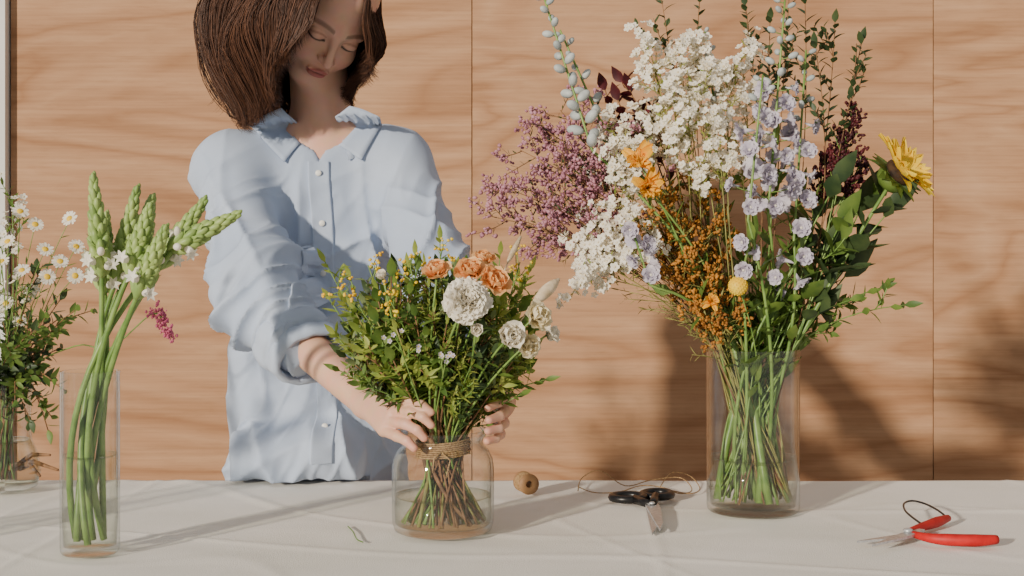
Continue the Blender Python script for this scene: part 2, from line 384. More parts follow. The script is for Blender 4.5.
def delphinium(V,tip,low,n,label,budtop=.45,sc=1.,side=.018,grp=GR):
    tip=Vector(tip); low=Vector(low)
    pts=V.path(low,12); d=(tip-low); ext=[low+d*s for s in (.2,.4,.6,.8,1)]
    e=root('delphinium',label,'flower',pts[0],grp)
    full=pts+ext; s=MB(); tube(s,full,[.0032-.0018*i/len(full) for i in range(len(full))],7)
    bd=MB()
    for i in range(n):
        t=(i+.5)/n; p=low+d*t; x,y,z=frame(d); a=i*2.4+R(-.3,.3); o=(x*math.cos(a)+y*math.sin(a))
        rr=side*(1.15-.65*t)*R(.8,1.2); q=p+o*rr+z*.006
        tube(s,[p,p+o*rr*.5+z*.002,q],.0008,4)
        if t<1-budtop: inst('floret',DELPH,e,q,(o*1.2+z*.1+Vector((R(-.4,.4),-.4,R(-.5,.4)))),sc*R(.75,1.1))
        else: blob(bd,q,.0064*min(sc,1.4)*(1.25-.6*t),o+z*.5,.75,1.25,0,2)
    if bd.v: bd.obj('buds',['budb'],e)
    lf=MB(); leaves(lf,pts,.6,.95,5,.05,.016); lf.obj('leaves',['leaf'],e)
    s.obj('stem',['stem'],e)
LB='pale lavender-blue delphinium spike with open florets and buds'
delphinium(VR,at(785,0,D-.03),at(768,215,D-.06),34,LB,.4,1.25,.024)
delphinium(VR,at(763,75,D-.06),at(748,220,D-.09),13,LB,.25,1.3,.022)
delphinium(VR,at(806,50,D+.0),at(794,240,D-.05),20,LB,.4,1.2,.020)
delphinium(VR,at(800,255,D-.05),at(775,300,D-.05),5,LB,0,1.3,.022)
delphinium(VR,at(750,240,D-.1),at(742,275,D-.08),3,LB,0,1.3,.014)
delphinium(VR,at(541,-12,D),at(592,150,D-.03),22,'tall delphinium stem with pale blue-grey closed buds',1.,1.4,.014)
delphinium(VR,at(560,30,D+.03),at(600,120,D+.02),8,'tall delphinium stem with pale blue-grey closed buds',1.,1.2,.012)
delphinium(VR,at(632,228,D-.09),at(650,285,D-.09),6,'drooping delphinium stem with lavender florets',0,1.25,.013)
delphinium(VR,at(705,30,D+.04),at(715,110,D+.03),9,'tall delphinium stem with pale blue-grey closed buds',1.,1.,.01)
def single(V,tip,face,me,name,label,grp,r=.002,sm='stem',sc=1.,lm='leaf',nl=4,L=.035,W=.01,part='flower_head',cat='flower'):
    tip=Vector(tip); pts=V.path(tip,12)
    e=root(name,label,cat,pts[0],grp); s=MB(); tube(s,pts,[r*(1-.35*i/len(pts)) for i in range(len(pts))],7); s.obj('stem',[sm],e)
    if nl:
        lf=MB(); leaves(lf,pts,.6,.95,nl,L,W); lf.obj('leaves',[lm],e)
    inst(part,me,e,tip,face,sc); return e
single(VR,at(895,176,D-.03),(.62,-.55,.62),SUNF,'sunflower','golden yellow sunflower turned sideways with dark centre',GR,.004,nl=9,L=.07,W=.034,lm='leafd',sc=1.4)
for (x,y,f,s_) in [(640,164,(-.2,-.9,.4),1.3),(646,188,(.2,-.9,.0),1.2),(712,302,(0,-.9,.3),.7)]:
    single(VR,at(x,y,D-.085),f,LILY,'alstroemeria','ragged golden-yellow flower among white sprigs',GR,sc=s_)
mb=MB(); blob(mb,O,.0135,lv=3)
for i in range(120):
    a=i*2.39996; z=1-2*(i+.5)/120; rr=math.sqrt(1-z*z); v=Vector((rr*math.cos(a),rr*math.sin(a),z))*.0135; blob(mb,v,.0012)
CRAS=mb.mesh('flower_head',['yellow'])
single(VR,at(738,286,D-.1),(0,0,1),CRAS,'craspedia','round yellow ball flower on thin stem',GR,.0014,nl=0)
def endb(h,p,d):
    for _ in range(5): blob(h,p+Vector((R(-.007,.007),R(-.007,.007),R(-.010,.010))),R(.0018,.0036),rdir(d,.5),.8,1.6)
for (x,y,dd) in [(852,118,0),(840,145,-.02),(826,165,.01),(860,165,-.02)]:
    spray(VR,at(x,y,D+dd),'amaranth','dark burgundy amaranth plume',GR,endb,['burg'],'stem',nb=11,bl=.030,sub=2,sl=.01,start=.86,wide=.6,up=.3)
for (x,y,dd) in [(605,90,.05),(630,90,.05),(650,130,.07),(618,100,.03),(622,82,.05)]:
    sprig(VR,at(x,y,D+dd),'smoke_bush_branch','branch with deep burgundy leaves',GR,'burg','twig',.028,.016,7,3,.04,.0018,.85)
for (x,y,dd) in [(660,-10,.04),(700,-5,.06),(745,5,.03),(805,0,.05),(835,22,.02),(862,40,0),(815,45,0),(790,-15,.06),(770,20,.05)]:
    sprig(VR,at(x,y,D+dd),'eucalyptus_branch','thin branch with small dark green oval leaves',GR,'leafd','twig',.020,.011,14,3,.07,.0013,.8,.9)
for (x,y,dd) in [(905,305,0),(880,288,.04),(850,300,-.03),(825,300,.03)]:
    sprig(VR,at(x,y,D+dd),'ruscus_branch','green leafy branch reaching out sideways',GR,'leaf','stem',.026,.011,14,3,.05,.0016,.55,.9)
for (x,y,dd) in [(862,205,.02),(890,210,-.03),(840,225,-.04),(820,205,.05),(880,190,.02),(828,255,-.03),(850,270,.0),(835,185,-.04)]:
    sprig(VR,at(x,y,D+dd),'leafy_branch','branch with large green pointed leaves',GR,'leafd' if x%20 else 'leaf','stem',.06,.028,5,1,.05,.002,.72,.9)
for (x,y,dd) in [(770,290,-.02),(740,310,.02),(790,310,.03),(755,240,.06),(800,260,.06),(720,180,.1),(650,170,.08),(775,150,.1),(730,250,.1),(800,200,.07)]:
    sprig(VR,at(x,y,D+dd),'leafy_branch','branch with mid-green narrow leaves',GR,'leaf','stem',.05,.014,12,3,.06,.002,.48,.8)
for (x,y,dd) in [(620,290,0),(650,310,.03),(600,240,.05),(660,300,-.04),(560,240,.04),(630,260,.06),(675,320,.0)]:
    sprig(VR,at(x,y,D+dd),'ornamental_grass','wiry olive grass with fine needle leaves',GR,'stemy','stemy',.018,.002,22,5,.06,.0011,.5,.7)
for i in range(8):
    a=i*.8; t=at(753+26*math.cos(a)*1.3,300,D+.04*math.sin(a)); pts=VR.path(t,8); e=root('leafy_cutting','thick pale green stalk with long leaves',"foliage",pts[0],GR)
    s=MB(); tube(s,pts,[.0060]*9,8); s.obj('stem',['stem'],e)
    lf=MB(); leaves(lf,pts,.5,1,5,.07,.018); lf.obj('leaves',['leaf'],e)

# --- centre tied bouquet
DJ=1.972
random.seed(21)
cj=at(438,338,DJ)
def dome(i,n,f=1.):
    z=1-(i+.5)/n*1.46; a=i*2.39996; r=math.sqrt(max(0,1-z*z)); q=R(.84,1.0)*f
    return cj+Vector((math.cos(a)*r*.135*q,math.sin(a)*r*.118*q,z*.106*q))
NS=112
for i in range(NS):
    tip=dome(i,NS); k=i%7; sm_=('twig','twig','stemy','stem')[i%4]
    if k==0: sprig(VJ,tip,'leafy_branch','branch with small mid-green leaves',GJ,'leaf',sm_,.024,.010,16,4,.036,.0018,.6)
    elif k==1: sprig(VJ,tip,'fine_foliage_sprig','sprig of fine feathery olive leaves',GJ,'leafl',sm_,.016,.004,26,5,.04,.0015,.64,.8)
    elif k==2: sprig(VJ,tip,'leafy_branch','branch with dark narrow leaves',GJ,'leafd',sm_,.026,.010,14,4,.04,.0018,.58)
    elif k==3: sprig(VJ,tip,'sage_green_sprig','soft sage green sprig',GJ,'leafg',sm_,.020,.008,16,4,.04,.0015,.62)
    elif k==4: sprig(VJ,tip,'leafy_branch','branch with fresh yellow-green leaves',GJ,'leafl',sm_,.026,.009,14,4,.04,.0018,.62)
    elif k==5: sprig(VJ,tip,'leafy_branch','branch with broad green leaves',GJ,'leaf',sm_,.028,.014,10,4,.035,.0018,.58)
    else: sprig(VJ,tip,'leafy_branch','branch with fresh yellow-green leaves',GJ,'leafl',sm_,.018,.007,18,4,.04,.0018,.62)
for (x,y,dd) in [(325,262,0),(330,300,-.02),(350,278,.02),(338,370,0),(545,380,-.02),(530,270,.03),(335,335,-.03),(440,240,.03),(415,255,.02),(500,255,.03),(360,385,-.05),(520,395,-.03)]:
    sprig(VJ,at(x,y,DJ+dd),'leafy_branch','slender light green branch reaching outward',GJ,'leafl' if y<350 else 'leaf','stem',.022,.008,14,3,.03,.0014,.62)
FR=DJ-.14
single(VJ,at(466,303,FR),(.05,-.9,.45),CARN,'carnation','ruffled white carnation in full bloom',GJ,.0022,sc=1.08)
for (x,y,dd,f,s_) in [(437,275,-.10,(-.1,-.6,.8),1.0),(472,275,-.115,(-.1,-.7,.7),1.15),(493,284,-.12,(.4,-.7,.5),1.15),(484,263,-.08,(.1,-.4,.9),.85)]:
    single(VJ,at(x,y,DJ+dd),f,ROSEO,'ranunculus','small peach orange ranunculus flower',GJ,sc=s_)
single(VJ,at(508,338,FR+.01),(.3,-.9,.3),ROSEG,'lisianthus','white half-open lisianthus bud',GJ,sc=1.5)
single(VJ,at(534,318,DJ-.11),(.6,-.7,.3),ROSEW,'lisianthus','creamy white lisianthus bloom',GJ,sc=1.05)
single(VJ,at(526,345,DJ-.12),(.6,-.8,-.1),ROSEW,'lisianthus','creamy white lisianthus bloom',GJ,sc=.85)
single(VJ,at(547,335,DJ-.08),(.9,-.4,.2),ROSEG,'lisianthus','white half-open lisianthus bud',GJ,sc=.9)
single(VJ,at(383,278,DJ-.10),(-.3,-.6,.7),ROSEG,'lisianthus','white half-open lisianthus bud',GJ,sc=.6)
single(VJ,at(476,330,FR+.0),(.1,-.9,.1),ROSEG,'lisianthus','white half-open lisianthus bud',GJ,sc=.7)
def endy(h,p,d):
    for _ in range(2): blob(h,p+Vector((R(-.003,.003),R(-.003,.003),R(-.003,.003))),R(.0018,.003),d,1,.8)
for (x,y,dd) in [(345,290,-.06),(442,250,-.02),(410,265,-.05),(368,265,0),(520,262,0),(390,300,-.11)]:
    spray(VJ,at(x,y,DJ+dd),'yellow_filler_flower','thin sprig dotted with tiny yellow flowers',GJ,endy,['yellow'],'stem',nb=5,bl=.03,sub=2,sl=.012,start=.88)
for (x,y,dd) in [(400,345,-.14),(445,365,-.135)]:
    spray(VJ,at(x,y,DJ+dd),'forget_me_not','sprig with tiny pale blue-white flowers',GJ,lambda h,p,d: wax(h,p,rdir((0,-1,.3),.4),.6),['lav','yellow'],'stem',nb=3,bl=.03,sub=1,sl=.012,start=.9)
def bunny(V,tip,low,mat_,name,label,grp,rad=.008):
    tip=Vector(tip); low=Vector(low); pts=V.path(low,10); e=root(name,label,'dried grass',pts[0],grp)
    s=MB(); tube(s,pts+[tip],.0009,5); s.obj('stem',['straw'],e); h=MB()
    blob(h,low.lerp(tip,.5),(tip-low).length*.48,tip-low,rad*.85/((tip-low).length*.48),1,0,3)
    n=320
    for i in range(n):
        t=i/n; p=low.lerp(tip,t); x,y,z=frame(tip-low); a=i*2.4; rr=rad*math.sin(math.pi*(.12+.85*t)); o=x*math.cos(a)+y*math.sin(a)
        blob(h,p+o*rr*.7,.0012,o*.5+z*1.4,.6,3.6)
    h.obj('grass_head',[mat_],e)
bunny(VJ,at(558,280,DJ-.05),at(534,303,DJ-.09),'straw','bunny_tail_grass','cream fluffy bunny tail grass head',GJ,.010)
bunny(VJ,at(520,238,DJ),at(508,262,DJ-.02),'straw','bunny_tail_grass','thin cream grass head',GJ,.004)
for i in range(22):
    a=i*.45; t=VC_J+Vector((.045*math.cos(a*2.1),.045*math.sin(a*2.1),.2)); pts=VJ.path(t,8); e=root('flower_cutting','cut flower stalk tied with twine',"flower",pts[0],GJ)
    s=MB(); tube(s,pts,[R(.0028,.0044)]*9,7); s.obj('stem',[random.choice(['twig','twig','stem','stemy'])],e)
mb=MB(); pts=[]
for i in range(8*24):
    a=i/24*2*math.pi; z=.106+.022*(i/(8*24)); pts.append(VC_J+Vector(((.037+R(-.001,.001))*math.cos(a),.037*math.sin(a),z+.0025*math.sin(a+1))))
tube(mb,pts,.0014,5)
tube(mb,[VC_J+Vector((.0,-.038,.115)),VC_J+Vector((.012,-.044,.105)),VC_J+Vector((.006,-.041,.080))],.0013,5)
tube(mb,[VC_J+Vector((.0,-.038,.115)),VC_J+Vector((-.010,-.044,.108)),VC_J+Vector((-.012,-.043,.088))],.0013,5)
o=mb.obj('twine_binding',['twine'],origin=VC_J+Vector((0,0,.11))); o['label']='jute twine wrapped round the bouquet stems'; o['category']='twine'

# --- left green spikes
random.seed(5)
def spike(tip,low,rad,whites,lab):
    tip=Vector(tip); low=Vector(low); pts=VL.path(low,12)
    e=root('flower_spike',lab,'flower',pts[0],GL); d=tip-low; mid=[low+d*s for s in (.25,.5,.75,.95)]
    s=MB(); tube(s,pts+mid,[.0047-.0018*i/17 for i in range(17)],8); s.obj('stem',['stem'],e)
    b=MB(); n=44; x,y,z=frame(d)
    for i in range(n):
        t=i/n; a=i*2.4; o=x*math.cos(a)+y*math.sin(a); rr=rad*(1-.8*t**1.5); p=low+d*t
        sz=.0115*(1.1-.6*t)
        blob(b,p+o*rr*.6+z*.002,sz*.54,o*(.42-.25*t)+z,1,2.5,0,2)
    for i in range(10):
        a=i*2.4; o=x*math.cos(a)+y*math.sin(a); leaf(b,low+d*(i*.03-.05),o*.5+z,z,.035,.008,.2,0,3)
    b.obj('buds',['budg'],e)
    if whites:
        w=MB()
        for i in range(whites):
            a=i*2.4+1; o=x*math.cos(a)+y*math.sin(a)-Vector((0,.4,0)); p=low+d*(.02+.22*i/whites)+o*rad*1.0
            blob(w,p,.0062,o+z*.7,.8,1.4,0,2)
            if i%2==0:
                ax=frame(o+z*.4)
                for k in range(6): petal(w,p+o*.004,k*1.047,ax,.012,.006,.5,1.4,.2,0,0,2,3,True)
        w.obj('blossom',['white'],e)
DL=1.835
for (tx,ty,lx,ly,dd,wh) in [(93,176,102,268,0,7),(137,188,118,275,.03,5),(150,206,132,268,-.03,4),(205,200,160,262,.0,6),(238,214,176,246,-.02,6),(152,198,138,255,.05,3),(165,228,140,290,-.04,3),(106,215,104,285,.03,5)]:
    spike(at(tx,ty,DL+dd),at(lx,ly,DL+dd),.0145,wh,'green budded flower spike with white blossoms opening at its base')
# --- far-left daisies etc
DF=2.25
for (x,y) in [(20,212),(70,219),(76,247),(45,250),(22,271),(75,276),(8,242),(6,304),(47,277),(20,322),(-8,215),(-12,270),(35,225),(60,262),(2,262)]:
    single(VF,at(x,y,DF+R(-.08,.03)),(R(-.3,.5),-.8,R(.1,.9)),DAISY,'daisy','small white daisy with yellow centre',GF,.0009,nl=6,L=.018,W=.004,sc=1.15,part='daisy_head')
for (x,y) in [(5,230),(25,290),(-5,300),(12,200)]:
    spray(VF,at(x,y,DF+R(-.0,.06)),'white_filler_flower','sprig of tiny white flowers',GF,endwax,['white','cream'],'stem',nb=5,bl=.04,sub=1,start=.85,lv=(.02,.005,'leaf'))
for i,(x,y) in enumerate([(20,345),(45,350),(5,370),(40,400),(10,330),(30,375),(52,380),(-15,350),(-20,390),(15,400),(35,330),(60,300),(75,310),(0,420),(30,420),(48,430),(15,290),(35,270),(45,318),(22,360)]):
    sprig(VF,at(x,y,DF+R(-.06,.06)),'dark_leafy_branch','branch with small dark green leaves',GF,'leafd' if i%3 else 'leaf','twig',.024,.011,12,4,.05,.0015,.5)
def endh(h,p,d):
    for _ in range(3): blob(h,p+Vector((R(-.003,.003),)*3),R(.0015,.0025),d,1,1.3)
def crom(P_,k):
    out=[]
    for i in range(len(P_)-1):
        for j in range(k):
            p0=P_[max(0,i-1)];p1=P_[i];p2=P_[i+1];p3=P_[min(len(P_)-1,i+2)];t=j/k
            out.append(.5*((2*p1)+(p2-p0)*t+(2*p0-5*p1+4*p2-p3)*t*t+(3*p1-p0-3*p2+p3)*t**3))
    out.append(P_[-1]); return out
pts=[VC_F+Vector((.0,0,.02)),VC_F+Vector((.03,0,.18)),at(75,346,DF),at(110,348,DF-.02),at(150,315,DF-.04),at(162,318,DF-.04)]
e=root('astilbe','drooping pink plume on a thin arched stem','flower',pts[0],GF); s=MB()
tube(s,crom(pts,5),.0012,5); s.obj('stem',['stem'],e); h=MB()
for i in range(60):
    t=i/60; p=at(153,308,DF-.04).lerp(at(172,340,DF-.04),t); endh(h,p+Vector((R(-1,1),R(-1,1),R(-1,1)))*.012*(1-.6*t),(0,0,1))
h.obj('plume',['hot'],e)
for k,(x,y) in enumerate([(58,470),(50,455),(40,476)]):
    mb=MB(); b=tab(10+k*5,486)+Vector((0,0,.03)); t=at(x,y,2.28)
    tube(mb,[b,b.lerp(t,.5)+Vector((0,0,.012)),t],[.006,.004,.002],7); o=mb.obj('bare_twig',['twig'],origin=b); o['label']='short bare brown twig by the vase'; o['category']='twig'; o['group']='bare twigs'
# added out-of-frame vase of leafy branches to cast leaf shade on shirt and cloth
VC_SHADE=Vector((-.93,1.74,TZ+.0035))
vase('cylinder_vase','added unseen glass cylinder vase with loose leafy branches for leaf shade',VC_SHADE,cyl(.055,.2),.003,.010,.09)
V_SHADE=V_(VC_SHADE,.045,.045,.2,.018,1.4)
for i in range(7):
    a=i*.9; tip=VC_SHADE+Vector((.15*math.cos(a),.09*math.sin(a),R(.26,.46)))
    sprig(V_SHADE,tip,'leafy_branch','added unseen branch with oval green leaves for leaf shade',"added branches in the unseen shade-casting vase",'leaf','twig',.036,.018,7,2,.08,.0018,.55)

# ------------------------------------------------------------ SDF tools
def surf_nets(D,lo,h):
    cs=tuple(n-1 for n in D.shape); cnt=np.zeros(cs,np.float32); P=np.zeros(cs+(3,),np.float32); cross=[]
    for ax in range(3):
        a=[slice(None)]*3;b=[slice(None)]*3;a[ax]=slice(0,-1);b[ax]=slice(1,None)
        Da=D[tuple(a)];Db=D[tuple(b)]; cr=(Da<0)!=(Db<0)
        den=Da-Db; den[den==0]=1e-9
        t=np.where(cr,Da/den,0).astype(np.float32); cross.append((cr,Da<0))
        o1,o2=[i for i in range(3) if i!=ax]
        for u in (0,1):
            for v in (0,1):
                sl=[slice(None)]*3; sl[o1]=slice(u,u+cs[o1]); sl[o2]=slice(v,v+cs[o2]); sl=tuple(sl)
                c=cr[sl]; cnt+=c; P[...,ax]+=t[sl]; P[...,o1]+=u*c; P[...,o2]+=v*c
    act=cnt>0; idx=-np.ones(cs,np.int64); n=int(act.sum()); idx[act]=np.arange(n)
    ijk=np.argwhere(act); V=(ijk+P[act]/cnt[act][:,None])*h+np.array(lo)
    quads=[]
    for ax in range(3):
        cr,neg=cross[ax]; o1,o2=[i for i in range(3) if i!=ax]
        sl=[slice(None)]*3; sl[o1]=slice(1,-1); sl[o2]=slice(1,-1); sl=tuple(sl)
        e=np.argwhere(cr[sl]); s=neg[sl][cr[sl]]
        e[:,o1]+=1; e[:,o2]+=1
        def g(du,dv):
            q=e.copy(); q[:,o1]+=du; q[:,o2]+=dv; return idx[q[:,0],q[:,1],q[:,2]]
        Q=np.stack([g(-1,-1),g(0,-1),g(0,0),g(-1,0)],1)
        flip=s if ax==1 else ~s
        Q[flip]=Q[flip][:,::-1]; quads.append(Q)
    return V,np.concatenate(quads)
def grid(lo,hi,h):
    ax=[np.arange(lo[i],hi[i],h,dtype=np.float32) for i in range(3)]
    return np.meshgrid(*ax,indexing='ij')
def rc(X,Y,Z,a,b,r1,r2,ys=1.):
    ax,ay,az=a; bx,by,bz=b; dx,dy,dz=bx-ax,(by-ay)/ys,bz-az
    px,py,pz=X-ax,(Y-ay)/ys,Z-az; L=dx*dx+dy*dy+dz*dz
    t=np.clip((px*dx+py*dy+pz*dz)/L,0,1)
    return (np.sqrt((px-t*dx)**2+(py-t*dy)**2+(pz-t*dz)**2)-(r1+(r2-r1)*t))*min(1,ys)
def el(X,Y,Z,c,r):
    x,y,z=X-c[0],Y-c[1],Z-c[2]
    k0=np.sqrt((x/r[0])**2+(y/r[1])**2+(z/r[2])**2); k1=np.sqrt((x/r[0]**2)**2+(y/r[1]**2)**2+(z/r[2]**2)**2)+1e-9
    return k0*(k0-1)/k1
def smin(a,b,k):
    h=np.maximum(k-np.abs(a-b),0)/k; return np.minimum(a,b)-h*h*k*.25
def ssub(a,b,k): return -smin(-a,b,k)
def npmesh(name,V,Fq,mats,origin,tint=None):
    me=bpy.data.meshes.new(name); me.from_pydata((V-np.array(origin)).tolist(),[],Fq.tolist())
    for m in mats: me.materials.append(M[m])
    me.polygons.foreach_set('use_smooth',[True]*len(me.polygons))
    if tint is not None:
        at_=me.attributes.new('tint','FLOAT_COLOR','POINT'); at_.data.foreach_set('color',np.concatenate([tint,np.ones((len(tint),1))],1).astype(np.float32).ravel())
    me.update(); return me

# ------------------------------------------------------------ person
SKIN=np.array(srgb((228,178,152))[:3]); LIP=np.array(srgb((184,104,96))[:3]); DARK=np.array(srgb((84,58,44))[:3])
H=at(328,10,2.41); NB=at(322,128,2.49)
SRp=at(230,168,2.45); SLp=at(398,164,2.50); ER=at(262,305,2.24); WR=at(366,402,2.05); EL_=at(444,290,2.31); WL=at(499,402,2.09)
FOOT=Vector((-.34,2.56,0))
rot=Matrix.Rotation(math.radians(17),3,'Y')@Matrix.Rotation(math.radians(32),3,'Z')@Matrix.Rotation(math.radians(40),3,'X')
rn=np.array(rot)
def headsdf(X,Y,Z):
    px,py,pz=X-H.x,Y-H.y,Z-H.z
    x=rn[0,0]*px+rn[1,0]*py+rn[2,0]*pz; y=rn[0,1]*px+rn[1,1]*py+rn[2,1]*pz; z=rn[0,2]*px+rn[1,2]*py+rn[2,2]*pz
    ax=np.abs(x)
    d=el(x,y,z,(0,.015,.03),(.074,.094,.086))
    d=smin(d,el(x,y,z,(0,-.027,-.03),(.055,.064,.076)),.03)
    d=smin(d,el(x,y,z,(0,-.062,-.094),(.019,.022,.018)),.022)
    d=smin(d,rc(ax,y,z,(.045,.0,-.05),(.014,-.058,-.09),.02,.015),.025)
    d=smin(d,el(ax,y,z,(.034,-.064,-.034),(.022,.02,.022)),.025)
    d=smin(d,rc(ax,y,z,(.012,-.083,.020),(.042,-.070,.018),.008,.008),.014)
    d=ssub(d,el(ax,y,z,(.030,-.100,.002),(.018,.016,.011)),.012)
    d=smin(d,el(ax,y,z,(.0305,-.074,.000),(.0155,.014,.0125)),.004)
    d=smin(d,rc(x,y,z,(0,-.086,.012),(0,-.108,-.026),.0060,.0074),.011)
    d=smin(d,el(x,y,z,(0,-.109,-.029),(.008,.008,.0072)),.006)
    d=smin(d,el(ax,y,z,(.0100,-.099,-.031),(.0062,.009,.0052)),.005)
    d=ssub(d,el(ax,y,z,(.006,-.104,-.0375),(.003,.004,.002)),.002)
    d=smin(d,el(x,y,z,(0,-.083,-.060),(.024,.014,.016)),.012)
    d=smin(d,el(ax,y,z,(.006,-.096,-.056),(.014,.0055,.0042)),.004)
    d=smin(d,el(x,y,z,(0,-.0945,-.0665),(.0165,.006,.0052)),.004)
    d=ssub(d,el(x,y,z,(0,-.103,-.0612),(.022,.008,.0010)),.0015)
    d=smin(d,el(ax,y,z,(.076,.014,-.012),(.007,.018,.03)),.008)
    a=H+rot@Vector((0,.03,-.04))
    d=smin(d,rc(X,Y,Z,tuple(a),tuple(NB+Vector((0,.01,-.02))),.048,.053),.025)
    d=smin(d,rc(X,Y,Z,tuple(NB+Vector((-.07,.0,-.045))),tuple(NB+Vector((.07,0,-.04))),.045,.045),.05)
    d=smin(d,el(X,Y,Z,tuple(NB+Vector((0,.02,-.14))),(.13,.09,.12)),.05)
    return d
parts=[]
def addpart(fn,lo,hi,h,tintfn=None):
    X,Y,Z=grid(lo,hi,h); D_=fn(X,Y,Z); V,Q=surf_nets(D_,lo,h)
    T=np.tile(SKIN,(len(V),1)) if tintfn is None else tintfn(V); parts.append((V,Q,T))
def headtint(V):
    q=(V-np.array(H))@rn; x,y,z=q[:,0],q[:,1],q[:,2]; ax=np.abs(x); T=np.tile(SKIN,(len(V),1))
    def mixm(c,w):
        nonlocal T; w=np.clip(w,0,1)[:,None]; T=T*(1-w)+c*w
    fr=y<-.06
    mixm(np.array(srgb((218,144,126))[:3]),fr*np.exp(-(((ax-.036)/.018)**2+((z+.036)/.016)**2))*.5)
    mixm(np.array(srgb((218,144,124))[:3]),fr*np.exp(-((ax/.012)**2+((z+.03)/.01)**2))*.4)
    lipw=1-((ax/.0225)**2+((z+.0612)/.0105)**2); mixm(LIP,fr*np.clip(lipw*3,0,1)*(y<-.08))
    mixm(DARK,fr*np.clip(1.6-np.abs(z+.0612)/.0009,0,1)*(ax<.02)*(y<-.08)*.6)
    bz=.021+.003*(1-((ax-.03)/.02)**2); mixm(DARK,fr*(ax>.011)*(ax<.052)*np.clip(2.2-np.abs(z-bz)/.0020,0,1)*.62)
    ez=-.0065+.004*((ax-.0305)/.0155)**2; mixm(DARK*.5,fr*(ax>.015)*(ax<.047)*np.clip(2.4-np.abs(z-ez)/.0012,0,1))
    ez2=.007-.006*((ax-.0305)/.0165)**2; mixm(np.array(srgb((170,116,98))[:3]),fr*(ax>.015)*(ax<.046)*np.clip(1.8-np.abs(z-ez2)/.0012,0,1)*.7)
    return T
addpart(headsdf,(H.x-.17,H.y-.17,NB.z-.2),(H.x+.17,2.62,H.z+.16),.0019,headtint)
def armsdf(el_,wr,kn,fing,thumb,rf=.034):
    def f(X,Y,Z):
        d=rc(X,Y,Z,tuple(el_),tuple(wr),rf,.0225)
        for k in kn: d=smin(d,rc(X,Y,Z,tuple(wr.lerp(k,.08)),tuple(k),.0155,.0095),.014)
        for fg in fing:
            r=.0084
            for i in range(len(fg)-1):
                d=smin(d,rc(X,Y,Z,tuple(fg[i]),tuple(fg[i+1]),r,r-.0009),.003); r-=.0009
        r=.0115
        for i in range(len(thumb)-1):
            d=smin(d,rc(X,Y,Z,tuple(thumb[i]),tuple(thumb[i+1]),r,r-.0015),.006); r-=.0013
        return d
    return f
def handtint(tips):
    def f(V):
        T=np.tile(SKIN,(len(V),1)); c2=np.array(srgb((218,150,128))[:3])
        for t in tips:
            w=np.exp(-((V-np.array(t))**2).sum(1)/(.011**2))[:,None]*.6; T=T*(1-w)+c2*w
        return T
    return f
def A(*l): return [at(x,y,d-.027) for x,y,d in l]
knR=A((391,401,1.995),(393,411,1.984),(390,421,1.982),(384,430,1.986))
fR=[A((391,401,1.995),(409,400,1.960),(422,405,1.944),(431,412,1.941)),A((393,411,1.984),(411,412,1.950),(423,417,1.938),(431,425,1.937)),
    A((390,421,1.982),(406,424,1.949),(417,430,1.937),(424,438,1.937)),A((384,430,1.986),(397,436,1.959),(407,441,1.947),(414,448,1.943))]
thR=A((374,399,2.045),(388,391,2.01),(402,391,1.992),(413,398,1.982))
addpart(armsdf(ER.lerp(WR,.2),WR,knR,fR,thR),(-.40,1.86,.79),(-.08,2.28,1.14),.0021,handtint([f[-1] for f in fR]))
knL=A((497,395,2.06),(500,407,2.05),(499,419,2.045),(495,430,2.045))
fL=[A((497,395,2.06),(502,398,2.015),(498,403,1.982),(488,408,1.964)),A((500,407,2.05),(505,410,2.005),(500,416,1.975),(489,420,1.957)),
    A((499,419,2.045),(504,423,2.005),(499,428,1.975),(488,431,1.960)),A((495,430,2.045),(500,434,2.01),(496,438,1.985),(487,441,1.970))]
thL=A((494,400,2.095),(486,396,2.075),(478,396,2.06),(470,400,2.05))
addpart(armsdf(EL_.lerp(WL,.2),WL,knL,fL,thL),(-.17,1.88,.81),(.06,2.36,1.13),.0021,handtint([f[-1] for f in fL]))
HIP=Vector((-.34,2.54,.93))
def bodysdf(X,Y,Z):
    d=rc(X,Y,Z,tuple(NB+Vector((0,.03,-.16))),tuple(HIP),.110,.105,.64)
    d=smin(d,rc(X,Y,Z,tuple(SRp),tuple(NB+Vector((0,.01,-.048))),.032,.034),.04)
    d=smin(d,rc(X,Y,Z,tuple(SLp),tuple(NB+Vector((0,.01,-.048))),.032,.034),.04)
    d=smin(d,rc(X,Y,Z,tuple(SRp),tuple(ER),.034,.030),.03); d=smin(d,rc(X,Y,Z,tuple(SLp),tuple(EL_),.034,.030),.03)
    d=smin(d,rc(X,Y,Z,tuple(ER),tuple(ER.lerp(WR,.22)),.028,.022),.02); d=smin(d,rc(X,Y,Z,tuple(EL_),tuple(EL_.lerp(WL,.22)),.028,.022),.02)
    for s in (-1,1):
        d=smin(d,rc(X,Y,Z,(HIP.x+s*.072,HIP.y+.01,.88),(HIP.x+s*.085,2.55,.48),.075,.052),.04)
        d=smin(d,rc(X,Y,Z,(HIP.x+s*.085,2.55,.48),(HIP.x+s*.095,2.585,.09),.052,.036),.03)
        d=smin(d,rc(X,Y,Z,(HIP.x+s*.095,2.59,.05),(HIP.x+s*.11,2.47,.035),.032,.026),.03)
    return d
addpart(bodysdf,(-.64,2.08,.0),(.02,2.72,NB.z+.02),.008)
off=0;Vs=[];Qs=[];Ts=[]
for V,Q,T in parts: Vs.append(V);Qs.append(Q+off);Ts.append(T);off+=len(V)
pm=npmesh('person',np.concatenate(Vs),np.concatenate(Qs),['skin'],FOOT,np.concatenate(Ts))
person=bpy.data.objects.new('person',pm); person.location=FOOT; person['_wo']=tuple(FOOT); link(person)
